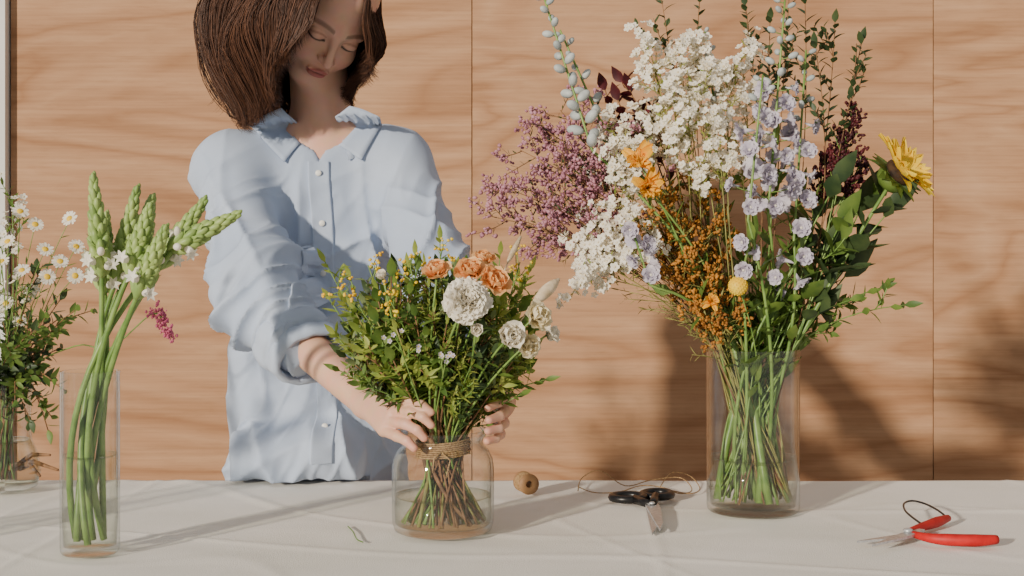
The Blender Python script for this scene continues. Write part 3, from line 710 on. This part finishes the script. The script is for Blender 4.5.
person['label']='person in pale blue shirt looking down, holding the bouquet jar'; person['category']='person'
# shirt
CR=at(297,343,2.175); CL=at(474,350,2.21)
def shirtsdf(X,Y,Z):
    d=rc(X,Y,Z,(-.335,2.505,1.225),(-.350,2.530,.66),.146,.158,.64)
    d=smin(d,rc(X,Y,Z,tuple(SRp),tuple(NB+Vector((-.02,.01,-.048))),.046,.046),.04)
    d=smin(d,rc(X,Y,Z,tuple(SLp),tuple(NB+Vector((.02,.01,-.044))),.046,.046),.04)
    d=smin(d,smin(rc(X,Y,Z,tuple(SRp),tuple(ER),.053,.068),rc(X,Y,Z,tuple(ER),tuple(CR),.064,.050),.02),.06)
    d=smin(d,smin(rc(X,Y,Z,tuple(SLp),tuple(EL_),.048,.060),rc(X,Y,Z,tuple(EL_),tuple(CL),.058,.045),.02),.06)
    d=smin(d,el(X,Y,Z,(-.355,2.40,.795),(.11,.055,.05)),.05)
    d=np.maximum(d,np.where(Y<2.425,.758,.70)-Z)
    d=ssub(d,rc(X,Y,Z,tuple(NB+Vector((0,-.004,-.03))),tuple(NB+Vector((.0,-.02,.12))),.057,.073),.006)
    zt=NB.z-.066; w=np.abs(X-(NB.x+.004))*.93-(Z-zt)*.34
    d=ssub(d,np.maximum(np.maximum(w,Y-(NB.y-.01)),zt-Z),.004)
    return d
SH=.0038
lo=(-.66,2.08,.68); X,Y,Z=grid(lo,(.06,2.72,1.46),SH); V,Q=surf_nets(shirtsdf(X,Y,Z),lo,SH)
def vnorm(V,Q):
    a=V[Q[:,2]]-V[Q[:,0]]; b=V[Q[:,3]]-V[Q[:,1]]; n=np.cross(a,b); N=np.zeros_like(V)
    for k in range(4): np.add.at(N,Q[:,k],n)
    return N/(np.linalg.norm(N,axis=1)[:,None]+1e-12)
Nn=vnorm(V,Q)
def segd(V,a,b):
    a=np.array(a);b=np.array(b);ba=b-a;t=np.clip(((V-a)@ba)/(ba@ba),0,1);return np.linalg.norm(V-a-t[:,None]*ba,axis=1),t
dR,tR=segd(V,SRp,ER); dR2,_=segd(V,ER,CR); dL,tL=segd(V,SLp,EL_)
def rg(n,s=2.4,e=2.6): return max(0.,1-abs(n)*s)**e
N3=noise.noise
disp=np.zeros(len(V)); sstep=lambda a:max(0.,min(1.,a))
for i,(x,y,z) in enumerate(V):
    wR=sstep((.105-min(dR[i],dR2[i]))/.03); wL=sstep((.095-dL[i])/.03)*(1-wR); wT=1-max(wR,wL)
    v=0.
    if wR>0:
        s=(z-1.15)*.85-(x+.4)*.9+(y-2.3)*.4; q=(z-1.15)*.55+(x+.4)*1.1
        wx=.03*N3(Vector((x*6,y*6,z*6)))
        a=rg(N3(Vector(((s+wx)*9+4,q*2.2,y*2.))),2.4,2.8)
        b=rg(N3(Vector(((q+wx)*13+1,s*2.5,y*3+4))),2.6,3.)
        c=rg(N3(Vector(((s-wx)*20+8,q*5,y*4+2))),2.8,2.6)
        w=.15+.85*sstep((1.31-z)/.14); ew=math.exp(-((z-1.05)/.08)**2)
        v+=wR*w*(.010*a+.013*b+(.005+.007*ew)*c-.0045)
    if wL>0:
        wx=.02*N3(Vector((x*7,y*7,z*7)))
        a=rg(N3(Vector(((x-.12*z+wx)*15+3,y*2.5,z*2.2))),2.4,3.); b=rg(N3(Vector((x*6+(z+wx)*12,z*3,y*4+9))),2.4,3.); c=rg(N3(Vector((x*22+3,y*5,z*7))),2.6,2.)
        w=.15+.85*sstep((1.31-z)/.12)
        v+=wL*w*(.014*a+.008*b+.004*c-.0045)
    if wT>0:
        wx=.015*N3(Vector((x*5,y*5,z*5)))
        a=rg(N3(Vector(((x+wx)*9+z*1.6+2,y*2,z*1.5))),2.6,3.); b=rg(N3(Vector(((x+wx)*6-z*8,y*3,z*3+4))),2.4,3.); c=rg(N3(Vector(((x+wx)*15+z*5,y*3,z*3+4))),2.4,2.8); f=rg(N3(Vector((x*24-z*13,y*6,z*9+14))),2.6,2.)
        w=.15+.85*sstep((1.31-z)/.14); low=sstep((1.08-z)/.2)
        v+=wT*(w*(.018*a+.012*b+.004*f-.005)+low*(.013*c))
    disp[i]=v
V=V+Nn*disp[:,None]
V[:,2]=np.where((V[:,1]<2.425)&(V[:,2]<.757),.757,V[:,2])
sm_=npmesh('shirt',V,Q,['shirt'],FOOT); shirt=bpy.data.objects.new('shirt',sm_); shirt.parent=person; shirt['_wo']=tuple(FOOT); link(shirt)
shirt['label']='loose pale blue button-up cotton shirt'
from mathutils.bvhtree import BVHTree
bv=BVHTree.FromPolygons(V.tolist(),Q.tolist())
def front(x,z,off=.0):
    h=bv.ray_cast(Vector((x,1.9,z)),Vector((0,1,0)))
    return (h[0] if h[0] else Vector((x,2.4,z)))+Vector((0,-off,0))
mb=MB(); rows=90; z1=NB.z-.063; z0=.79; vs=[];fs=[]
px=lambda z:NB.x+.006+.014*(z1-z)/.5+.002*math.sin(z*23)
for i in range(rows+1):
    z=z1+(z0-z1)*i/rows
    for u,o in ((-.0185,-.001),(-.0175,.0038),(-.0155,.0044),(-.0125,.0030),(0,.0036),(.0125,.0030),(.0155,.0044),(.0175,.0038),(.0185,-.001)):
        vs.append(Vector((px(z)+u, front(px(z)+u,z).y-o, z)))
for i in range(rows):
    for k in range(8): fs.append((i*9+k,i*9+k+1,(i+1)*9+k+1,(i+1)*9+k))
mb.add(vs,fs); mb.obj('placket',['shirt'],shirt)
for i in range(6):
    z=z1-.02-.085*i
    mb=MB(); c=front(px(z),z,.006); blob(mb,c,.0055,(0,-1,0),1,.3,0,2); mb.obj('button',['button'],shirt)
def collar():
    mb=MB(); n=30; C=NB+Vector((.0,-.002,-.018)); vs=[];fs=[]
    for i in range(n+1):
        s=i/n; a=math.radians(-52+(360-76)*s); en=max(0,1-min(s,1-s)/.12)
        dirv=Vector((math.cos(a),math.sin(a)*.92,0)); lean=Vector((0,0,.010*math.sin(a)-.012*en))
        vs+=[C+dirv*.057+Vector((0,0,-.03))+lean,C+dirv*.060+Vector((0,0,.014))+lean,C+dirv*.064+Vector((0,0,.018))+lean,C+dirv*.078+Vector((0,0,.000))+lean,C+dirv*.089+Vector((0,0,-.022))+lean]
    for i in range(n):
        for k in range(4): fs.append((i*5+k,(i+1)*5+k,(i+1)*5+k+1,i*5+k+1))
    mb.add(vs,fs)
    for (A_,B_,C_,E_) in [((285,110),(317,139),(284,162),(254,128)),((352,108),(326,139),(361,160),(384,122))]:
        P4=[]
        for q,dd,o in ((A_,2.432,0),(B_,None,.006),(C_,None,.008),(E_,None,.005)):
            if dd is None:
                p=at(q[0],q[1],2.42); f=front(p.x,p.z); p=at(q[0],q[1],f.y-o)
            else: p=at(q[0],q[1],dd)
            P4.append(p)
        a,b,c,d=P4; vs=[];fs=[]; nu,nv=12,10
        for j in range(nv+1):
            v=j/nv
            for i in range(nu+1):
                u=i/nu; p=(a.lerp(b,u)).lerp(d.lerp(c,u),v)
                p=p+Vector((0,-.005*math.sin(math.pi*v)*(1-.4*u),.003*math.sin(math.pi*v)))
                f=front(p.x,p.z)
                if f.y<p.y+.005 : p.y=f.y-.005
                vs.append(p)
        for j in range(nv):
            for i in range(nu): fs.append((j*(nu+1)+i,j*(nu+1)+i+1,(j+1)*(nu+1)+i+1,(j+1)*(nu+1)+i))
        mb.add(vs,fs)
    o=mb.obj('collar',['shirt'],shirt); sd=o.modifiers.new('solid','SOLIDIFY'); sd.thickness=.0024; sd.offset=0
collar()
def cuff(a,b,r):
    d=(b-a).normalized(); mb=MB(); x,y,z=frame(d); prof=[(r-.012,-.02),(r+.002,-.03),(r+.007,-.018),(r+.008,.0),(r+.007,.012),(r+.001,.016),(r+.006,.02),(r+.007,.036),(r+.003,.044),(r-.003,.044),(r-.006,.03),(r-.010,.0)]
    vs=[];fs=[];n=48
    for j,(rr,t) in enumerate(prof):
        for k in range(n):
            an=2*math.pi*k/n; w=.007*noise.noise(Vector((math.cos(an)*2.4,math.sin(an)*2.4,t*14+r*50)))+.003*noise.noise(Vector((math.cos(an)*6,math.sin(an)*6,t*30)))
            vs.append(b+z*(t+.012*math.sin(an+1))+(x*math.cos(an)+y*math.sin(an))*(rr+w))
    for j in range(len(prof)-1):
        for k in range(n): fs.append((j*n+k,j*n+(k+1)%n,(j+1)*n+(k+1)%n,(j+1)*n+k))
    mb.add(vs,fs); mb.obj('cuff',['shirt'],shirt)
cuff(ER,CR,.050); cuff(EL_,CL,.045)
def trs(X,Y,Z):
    d=rc(X,Y,Z,(HIP.x,HIP.y-.005,1.0),(HIP.x,HIP.y,.88),.106,.108,.64)
    for s in (-1,1):
        d=smin(d,rc(X,Y,Z,(HIP.x+s*.056,HIP.y+.015,.88),(HIP.x+s*.085,2.55,.48),.078,.068),.03)
        d=smin(d,rc(X,Y,Z,(HIP.x+s*.085,2.55,.48),(HIP.x+s*.095,2.585,.09),.068,.06),.02)
    return np.maximum(d,.075-Z)
lo=(-.60,2.36,.05); X,Y,Z=grid(lo,(-.1,2.72,1.06),.008); V2,Q2=surf_nets(trs(X,Y,Z),lo,.008)
o=bpy.data.objects.new('trousers',npmesh('trousers',V2,Q2,['denim'],FOOT)); o.parent=person; link(o); o['label']='dark blue trousers'
for s in (-1,1):
    def sh(X,Y,Z):
        d=smin(rc(X,Y,Z,(HIP.x+s*.095,2.60,.05),(HIP.x+s*.112,2.455,.035),.042,.034),rc(X,Y,Z,(HIP.x+s*.095,2.595,.06),(HIP.x+s*.095,2.59,.1),.042,.042),.03)
        return np.maximum(d,.002-Z)
    lo=(HIP.x+s*.1-.08,2.38,-.01); X,Y,Z=grid(lo,(HIP.x+s*.1+.09,2.68,.15),.006); V2,Q2=surf_nets(sh(X,Y,Z),lo,.006)
    o=bpy.data.objects.new('shoe',npmesh('shoe',V2,Q2,['shoe'],FOOT)); o.parent=person; link(o)
# hair
random.seed(3)
def hp(x,y,dd): return at(x,y,2.42+dd)
G=[[(338,-62,-.03),(362,-40,-.085),(369,-4,-.09),(372,34,-.08),(368,68,-.05)],
   [(336,-64,0),(372,-40,-.03),(379,10,-.03),(376,54,-.01),(354,92,.02)],
   [(334,-64,.03),(368,-40,.07),(373,18,.10),(366,64,.10),(342,104,.08)],
   [(328,-66,.05),(324,-46,.12),(308,30,.145),(298,85,.135),(290,116,.11)],
   [(322,-64,.03),(262,-44,.09),(232,24,.11),(226,78,.09),(262,118,.08)],
   [(322,-64,0),(242,-48,0),(208,6,0),(201,60,0),(228,112,.0)],
   [(326,-63,-.03),(254,-46,-.06),(214,4,-.075),(206,66,-.07),(238,124,-.04)],
   [(331,-62,-.04),(280,-46,-.10),(248,-4,-.12),(232,54,-.115),(256,114,-.08)],
   [(335,-61,-.04),(306,-48,-.105),(280,-18,-.13),(258,32,-.135),(276,98,-.10)],
   [(338,-61,-.04),(322,-46,-.11),(304,-20,-.138),(282,22,-.145),(276,74,-.135)],
   [(341,-61,-.04),(334,-44,-.11),(326,-20,-.142),(310,14,-.156),(290,56,-.152)]]
G=[[hp(*p) for p in g] for g in G]
GM=len(G)-1
def gpt(P_,s):
    q=min(int(s),3); t=s-q; p0=P_[max(0,q-1)];p1=P_[q];p2=P_[q+1];p3=P_[min(4,q+2)]
    return .5*((2*p1)+(p2-p0)*t+(2*p0-5*p1+4*p2-p3)*t*t+(3*p1-p0-3*p2+p3)*t**3)
CEN=at(312,25,2.43)
def gcur(g,k=12,end=1.):
    g=max(0,min(GM-1e-4,g)); i=min(int(g),GM-1); a=g-i; P_=[G[i][j].lerp(G[i+1][j],a) for j in range(5)]
    out=[]
    for j in range(k+1):
        t=j/k*end; p=gpt(P_,min(t*4,4.25))
        wv=noise.noise(Vector((g*.8,t*3.4+g*.5,1.7))); wv2=noise.noise(Vector((g*.7+7,t*3.6+g*.3,4.2)))
        p=CEN+(p-CEN)*(1+.10*wv*min(1,t*1.4))+Vector((.026*wv2,.014*wv,.008*wv))*min(1,t*1.3)
        out.append(p)
    return out
mb=MB(); tints=[]
c1=np.array(srgb((104,68,48))[:3]);c2=np.array(srgb((52,34,27))[:3])
vs=[];fs=[];nn=90;kk=14
for i in range(nn+1):
    c=gcur(i/nn*GM,kk,.92)
    for j,p in enumerate(c): vs.append(CEN+(p-CEN)*(.955-.05*(j/kk)))
for i in range(nn):
    for j in range(kk): fs.append((i*(kk+1)+j,(i+1)*(kk+1)+j,(i+1)*(kk+1)+j+1,i*(kk+1)+j+1))
mb.add(vs,fs); tints+= [c2]*len(vs)
def clump(g,sc,n,wave=1.,spread=.45,gather=.3,ends=(.84,1.06)):
    end=R(*ends); ph=R(0,6.28); am=R(.001,.005)*wave; fq=R(4.5,8.0); ph2=R(0,6.28); inw=R(-.6,1.3); drop=R(-.012,.008)
    cc=gcur(g,14,end)
    for _ in range(n):
        g2=g+R(-spread,spread); sc2=sc+R(-.010,.010); e2=end*R(.92,1.04)
        c=gcur(g2,14,e2); out=[]; N_=len(c); fj=R(-.0012,.0012); fw=R(.0,.002); fp=R(0,6.28)
        for j,(p,q) in enumerate(zip(c,cc)):
            t=j/(N_-1); p=p.lerp(q,gather*max(0,t-.5)/.5)
            r=CEN+(p-CEN)*(sc2-.02*t+.02*math.sin(t*3.1))
            tw=t**.8
            r=r+Vector((am*math.sin(ph+t*fq)*tw+fj+fw*math.sin(fp+t*8),am*math.cos(ph2+t*fq)*tw,am*.5*math.sin(ph2+t*fq*1.3)*tw))
            out.append(r)
        e=out[-1]; to=(Vector((CEN.x,CEN.y,e.z))-e)
        out.append(e+to*.09*inw+Vector((0,0,-.006+drop*.5))); out.append(e+to*.20*inw+Vector((0,0,-.007+drop)))
        n_=len(out); r0=R(.00035,.00075)
        rad=[r0*(.6+.4*math.sin(math.pi*min(1,.15+.8*i/n_))) for i in range(n_)]; rad[-2]*=.6; rad[-1]=r0*.1
        o=len(mb.v); tube(mb,out,rad,3,cap=False); k=R(0,1); cl=c2*(1-k)+c1*k; tints.extend([cl]*(len(mb.v)-o))
for i in range(430): clump(R(0,GM),R(.965,1.005),20)
for i in range(50): clump(R(GM-2.2,GM),R(.985,1.015),16,1.4,.3,.4,(.8,1.05))
for i in range(30): clump(R(4.5,9),R(.99,1.04),6,3.0,.14,.3,(.9,1.1))
me=bpy.data.meshes.new('hair'); me.from_pydata([tuple(v-FOOT) for v in mb.v],[],mb.f); me.materials.append(M['hair'])
me.polygons.foreach_set('use_smooth',[True]*len(me.polygons))
a_=me.attributes.new('tint','FLOAT_COLOR','POINT'); a_.data.foreach_set('color',np.concatenate([np.array(tints),np.ones((len(tints),1))],1).astype(np.float32).ravel())
o=bpy.data.objects.new('hair',me); o.parent=person; link(o); o['label']='chin-length wavy brown bob'

# ------------------------------------------------------------ table items
def slab(mb,pts,h0,h1,mi=0):
    n=len(pts); vs=[Vector((p.x,p.y,TZ+h0)) for p in pts]+[Vector((p.x,p.y,TZ+h1)) for p in pts]
    fs=[tuple(range(n))[::-1],tuple(range(n,2*n))]+[(i,(i+1)%n,n+(i+1)%n,n+i) for i in range(n)]
    mb.add(vs,fs,mi)
def ring(mb,c,a,b,rot_,r,h,mi=0,seg=8,n=36):
    vs=[];fs=[]
    for i in range(n):
        t=2*math.pi*i/n; ct,st=math.cos(t),math.sin(t)
        e=Vector((math.cos(rot_)*a*ct-math.sin(rot_)*b*st,math.sin(rot_)*a*ct+math.cos(rot_)*b*st,0)); nr=e.normalized()
        for k in range(seg):
            u=2*math.pi*k/seg; vs.append(c+e+nr*(r*math.cos(u))+Vector((0,0,h+r*math.sin(u))))
    for i in range(n):
        for k in range(seg): fs.append((i*seg+k,((i+1)%n)*seg+k,((i+1)%n)*seg+(k+1)%seg,i*seg+(k+1)%seg))
    mb.add(vs,fs,mi)
z0=.0035
piv=tab(652,512,z0); e=root('scissors','black-handled steel florist scissors lying open on the cloth','scissors',piv)
for (cx,cy,rt,tip,side) in [(628,504,.15,(652,539),-1),(657,501,1.1,(660,537),1)]:
    mb=MB(); c=tab(cx,cy,z0); ring(mb,c,.025,.022,rt,.0062,.007)
    d=(piv-c); d2=Vector((d.x,d.y,0)).normalized(); tube(mb,[c+d2*.02+Vector((0,0,.007)),piv+Vector((0,0,.007))],[.0075,.006],8)
    mb.obj('handle',['black'],e)
    mb=MB(); t=tab(tip[0],tip[1]); d=(t-piv); d.z=0; L_=d.length; d.normalize(); s=Vector((-d.y,d.x,0))
    b0=piv-d*.015
    slab(mb,[b0-s*.010,b0+s*.010,piv+d*.03+s*.0115,piv+d*L_*.75+s*.007,piv+d*L_,piv+d*L_*.7-s*.003,piv+d*.03-s*.008],z0+.001+(.003 if side>0 else 0),z0+.004+(.003 if side>0 else 0))
    mb.obj('blade',['steel'],e,smooth=False)
mb=MB(); blob(mb,piv+Vector((0,0,.010)),.005,sz=.5,lv=2); mb.obj('pivot_screw',['steel'],e)
piv=tab(908,543,z0); e=root('pruning_snips','red-handled steel pruning snips lying on the cloth','pruners',piv)
def lift(p,h): return Vector((p.x,p.y,TZ+h))
for nm,ptsx,rad in [('handle',[(912,543),(927,547),(945,549),(975,550),(997,549)],[.004,.006,.0078,.0082,.006]),('handle',[(908,541),(922,536),(937,531),(948,527)],[.004,.006,.0075,.005])]:
    mb=MB(); fine=[lift(p,.0125) for p in crom([tab(*q) for q in ptsx],4)]
    rr=list(np.interp(np.linspace(0,1,len(fine)),np.linspace(0,1,len(rad)),rad))
    tube(mb,fine,rr,10); mb.obj(nm,['red'],e)
for tip,off_,h in [((857,549),.004,.008),((872,556),-.004,.012)]:
    mb=MB(); t=tab(*tip); b=tab(922,541 if off_>0 else 540); d=t-b; d.z=0; L_=d.length; d.normalize(); s=Vector((-d.y,d.x,0))
    slab(mb,[b-s*.004,b+s*.004,b+d*L_*.35+s*.010,b+d*L_*.7+s*.006,b+d*L_,b+d*L_*.65-s*.004,b+d*L_*.3-s*.008],h,h+.003)
    mb.obj('blade',['steel'],e,smooth=False)
mb=MB(); blob(mb,lift(piv,.017),.007,sz=.5,lv=2); mb.obj('pivot_screw',['steel'],e)
wp=[(946,528),(938,524),(925,519),(912,517),(904,520),(905,526),(912,531),(922,536)]
mb=MB(); tube(mb,crom([lift(tab(*q),.016+.008*math.sin(i/7*3.14)) for i,q in enumerate(wp)],4),.0015,6); mb.obj('closing_loop',['black'],e)
c=tab(526,496,.0035); e=root('twine_spool','small spool of brown jute twine lying on its side','twine',c)
ang=math.radians(18)
def lay(mb,c):
    out=[]
    for v in mb.v:
        q=v-c; x,y,z=q.x,q.z-.016,q.y+.0175
        out.append(c+Vector((x*math.cos(ang)-y*math.sin(ang),x*math.sin(ang)+y*math.cos(ang),z)))
    mb.v=out
mb=MB(); spin(mb,c,[(.0055,0),(.0165,0),(.0165,.002),(.010,.003),(.010,.029),(.0165,.030),(.0165,.032),(.0055,.032),(.0055,0)],32); lay(mb,c); mb.obj('core',['tablew'],e)
mb=MB(); pts=[]
for lay_,rr in ((0,.0125),(1,.0150)):
    for i in range(9*20):
        a=i/20*6.283; z=.005+.022*((i/(180)) if lay_==0 else 1-i/180); pts.append(c+Vector((rr*math.cos(a),rr*math.sin(a),z)))
tube(mb,pts,.0015,5); lay(mb,c); mb.obj('wound_twine',['twine'],e)
def twine(pxs,label,r=.0009,m='twine',name='loose_twine',cat='twine'):
    P_=[tab(x,y,.0045+r+h) for x,y,h in pxs]; mb=MB(); tube(mb,crom(P_,6),r,5); o=mb.obj(name,[m],origin=P_[0]); o['label']=label; o['category']=cat
twine([(578,494,0),(582,484,.005),(600,481,.012),(625,489,0),(650,486,.004),(680,487,.01),(692,493,0),(680,497,0),(660,492,.003),(640,489,0),(620,495,0),(595,496,0),(578,490,0)],'loose curling length of jute twine beside the scissors')
twine([(660,490,0),(672,483,.012),(690,484,.008),(700,492,0),(690,497,0),(672,494,0)],'loose curling length of jute twine beside the vase')
twine([(348,528,-.003),(353,534,-.002),(357,541,-.003),(363,544,-.003)],'short green plant clipping on the cloth',.0009,'clip','plant_clipping','clipping')

# ------------------------------------------------------------ room and table
def box(mb,lo,hi,mi=0):
    x0,y0,z0_=lo;x1,y1,z1_=hi
    mb.add([Vector(p) for p in [(x0,y0,z0_),(x1,y0,z0_),(x1,y1,z0_),(x0,y1,z0_),(x0,y0,z1_),(x1,y0,z1_),(x1,y1,z1_),(x0,y1,z1_)]],
      [(3,2,1,0),(4,5,6,7),(0,1,5,4),(1,2,6,5),(2,3,7,6),(3,0,4,7)],mi)
WY=3.76
mb=MB()
for i in range(-1,4): box(mb,(-.106+1.22*i+.0012,WY,0),(-.106+1.22*(i+1)-.0012,WY+.018,2.7),0)
box(mb,(-1.326,WY+.018,0),(4.77,WY+.06,2.7),1)
o=mb.obj('wall_back',['wood','gap'],smooth=False); o['kind']='structure'
mb=MB(); box(mb,(-3.2,WY-.03,0),(-1.33,WY+.06,2.7)); o=mb.obj('wall_left',['paint'],smooth=False); o['kind']='structure'
mb=MB(); box(mb,(-3.2,-1.5,-.05),(4.77,WY+.06,0)); o=mb.obj('floor',['floor'],smooth=False); o['kind']='structure'
e=root('table','long wooden work table under a linen cloth','table',Vector((0,1.9,0)))
mb=MB(); box(mb,(-1.38,1.27,.715),(1.38,2.41,.745)); mb.obj('table_top',['tablew'],e,smooth=False)
for x in (-1.3,1.3):
    for y in (1.33,2.35):
        mb=MB(); box(mb,(x-.03,y-.03,0),(x+.03,y+.03,.715)); mb.obj('leg',['tablew'],e,smooth=False)
mb=MB(); vs=[];fs=[]; nx=420; prof=[]
for i in range(12): prof.append((1.262,.45+.29*i/12))
for i in range(170): prof.append((1.265+1.15*i/169,.75))
for i in range(1,12): prof.append((2.418,.75-.3*i/12))
for i in range(nx+1):
    x=-1.39+2.78*i/nx
    for (y,z) in prof:
        dy=0;dz=0
        if z==.75:
            cr=noise.noise(Vector((x*2.2+.6*y,y*7,3))); c2_=noise.noise(Vector((x*6,y*16+x*3,7)))
            dz=.0013*cr+.0009*c2_+.002*max(0,1-abs(noise.noise(Vector((x*1.3,y*3.4+x*.9,1.5))))*18)+.0012*max(0,1-abs(noise.noise(Vector((x*3.3+y,y*2.4,5.5))))*16)
            dz=max(-.002,min(.0034,dz))
            for (cx_) in (-.62,.2,.93): dz+=.0012*math.exp(-((x-cx_-.05*(y-2))/.006)**2)
            dz=min(dz,.0036)
        else: dy=(.012*math.sin(x*14+2*noise.noise(Vector((x*2,0,0)))))*((.75-z)/.3)*(1 if y>2 else -1)+( .012*(1 if y>2 else -1)*((.75-z)/.3))
        if y>2.0 and -.62<x<-.08 and z<.75: dy=min(dy,0.)
        vs.append(Vector((x,y+dy,z+dz)))
m=len(prof)
for i in range(nx):
    for k in range(m-1): fs.append((i*m+k,(i+1)*m+k,(i+1)*m+k+1,i*m+k+1))
mb.add(vs,fs); o=mb.obj('tablecloth',['cloth'],origin=Vector((0,1.9,.75))); o['label']='off-white creased linen cloth draped over the work table'; o['category']='tablecloth'

# ------------------------------------------------------------ light, world, camera
sun=bpy.data.lights.new('sun','SUN'); sun.energy=4.9; sun.angle=math.radians(2.2); sun.color=(1,.89,.74)
so=bpy.data.objects.new('sun',sun); so.rotation_mode='QUATERNION'; so.rotation_quaternion=Vector((0,0,-1)).rotation_difference(Vector((.72,1,-.28)).normalized()); so.location=(-2,-2,2.5); link(so)
w=bpy.data.worlds.new('world'); bpy.context.scene.world=w; w.use_nodes=True
bg=w.node_tree.nodes['Background']; bg.inputs[0].default_value=(1,.97,.94,1); bg.inputs[1].default_value=.44
cam=bpy.data.cameras.new('camera'); cam.sensor_width=36; cam.lens=F/1024*36; cam.shift_y=(CY-288)/1024; cam.clip_start=.05
co=bpy.data.objects.new('camera',cam); co.location=(0,0,CAMZ); co.rotation_euler=(math.radians(90),0,0); link(co)
bpy.context.scene.camera=co
for o in bpy.data.objects:
    if '_wo' in o: del o['_wo']
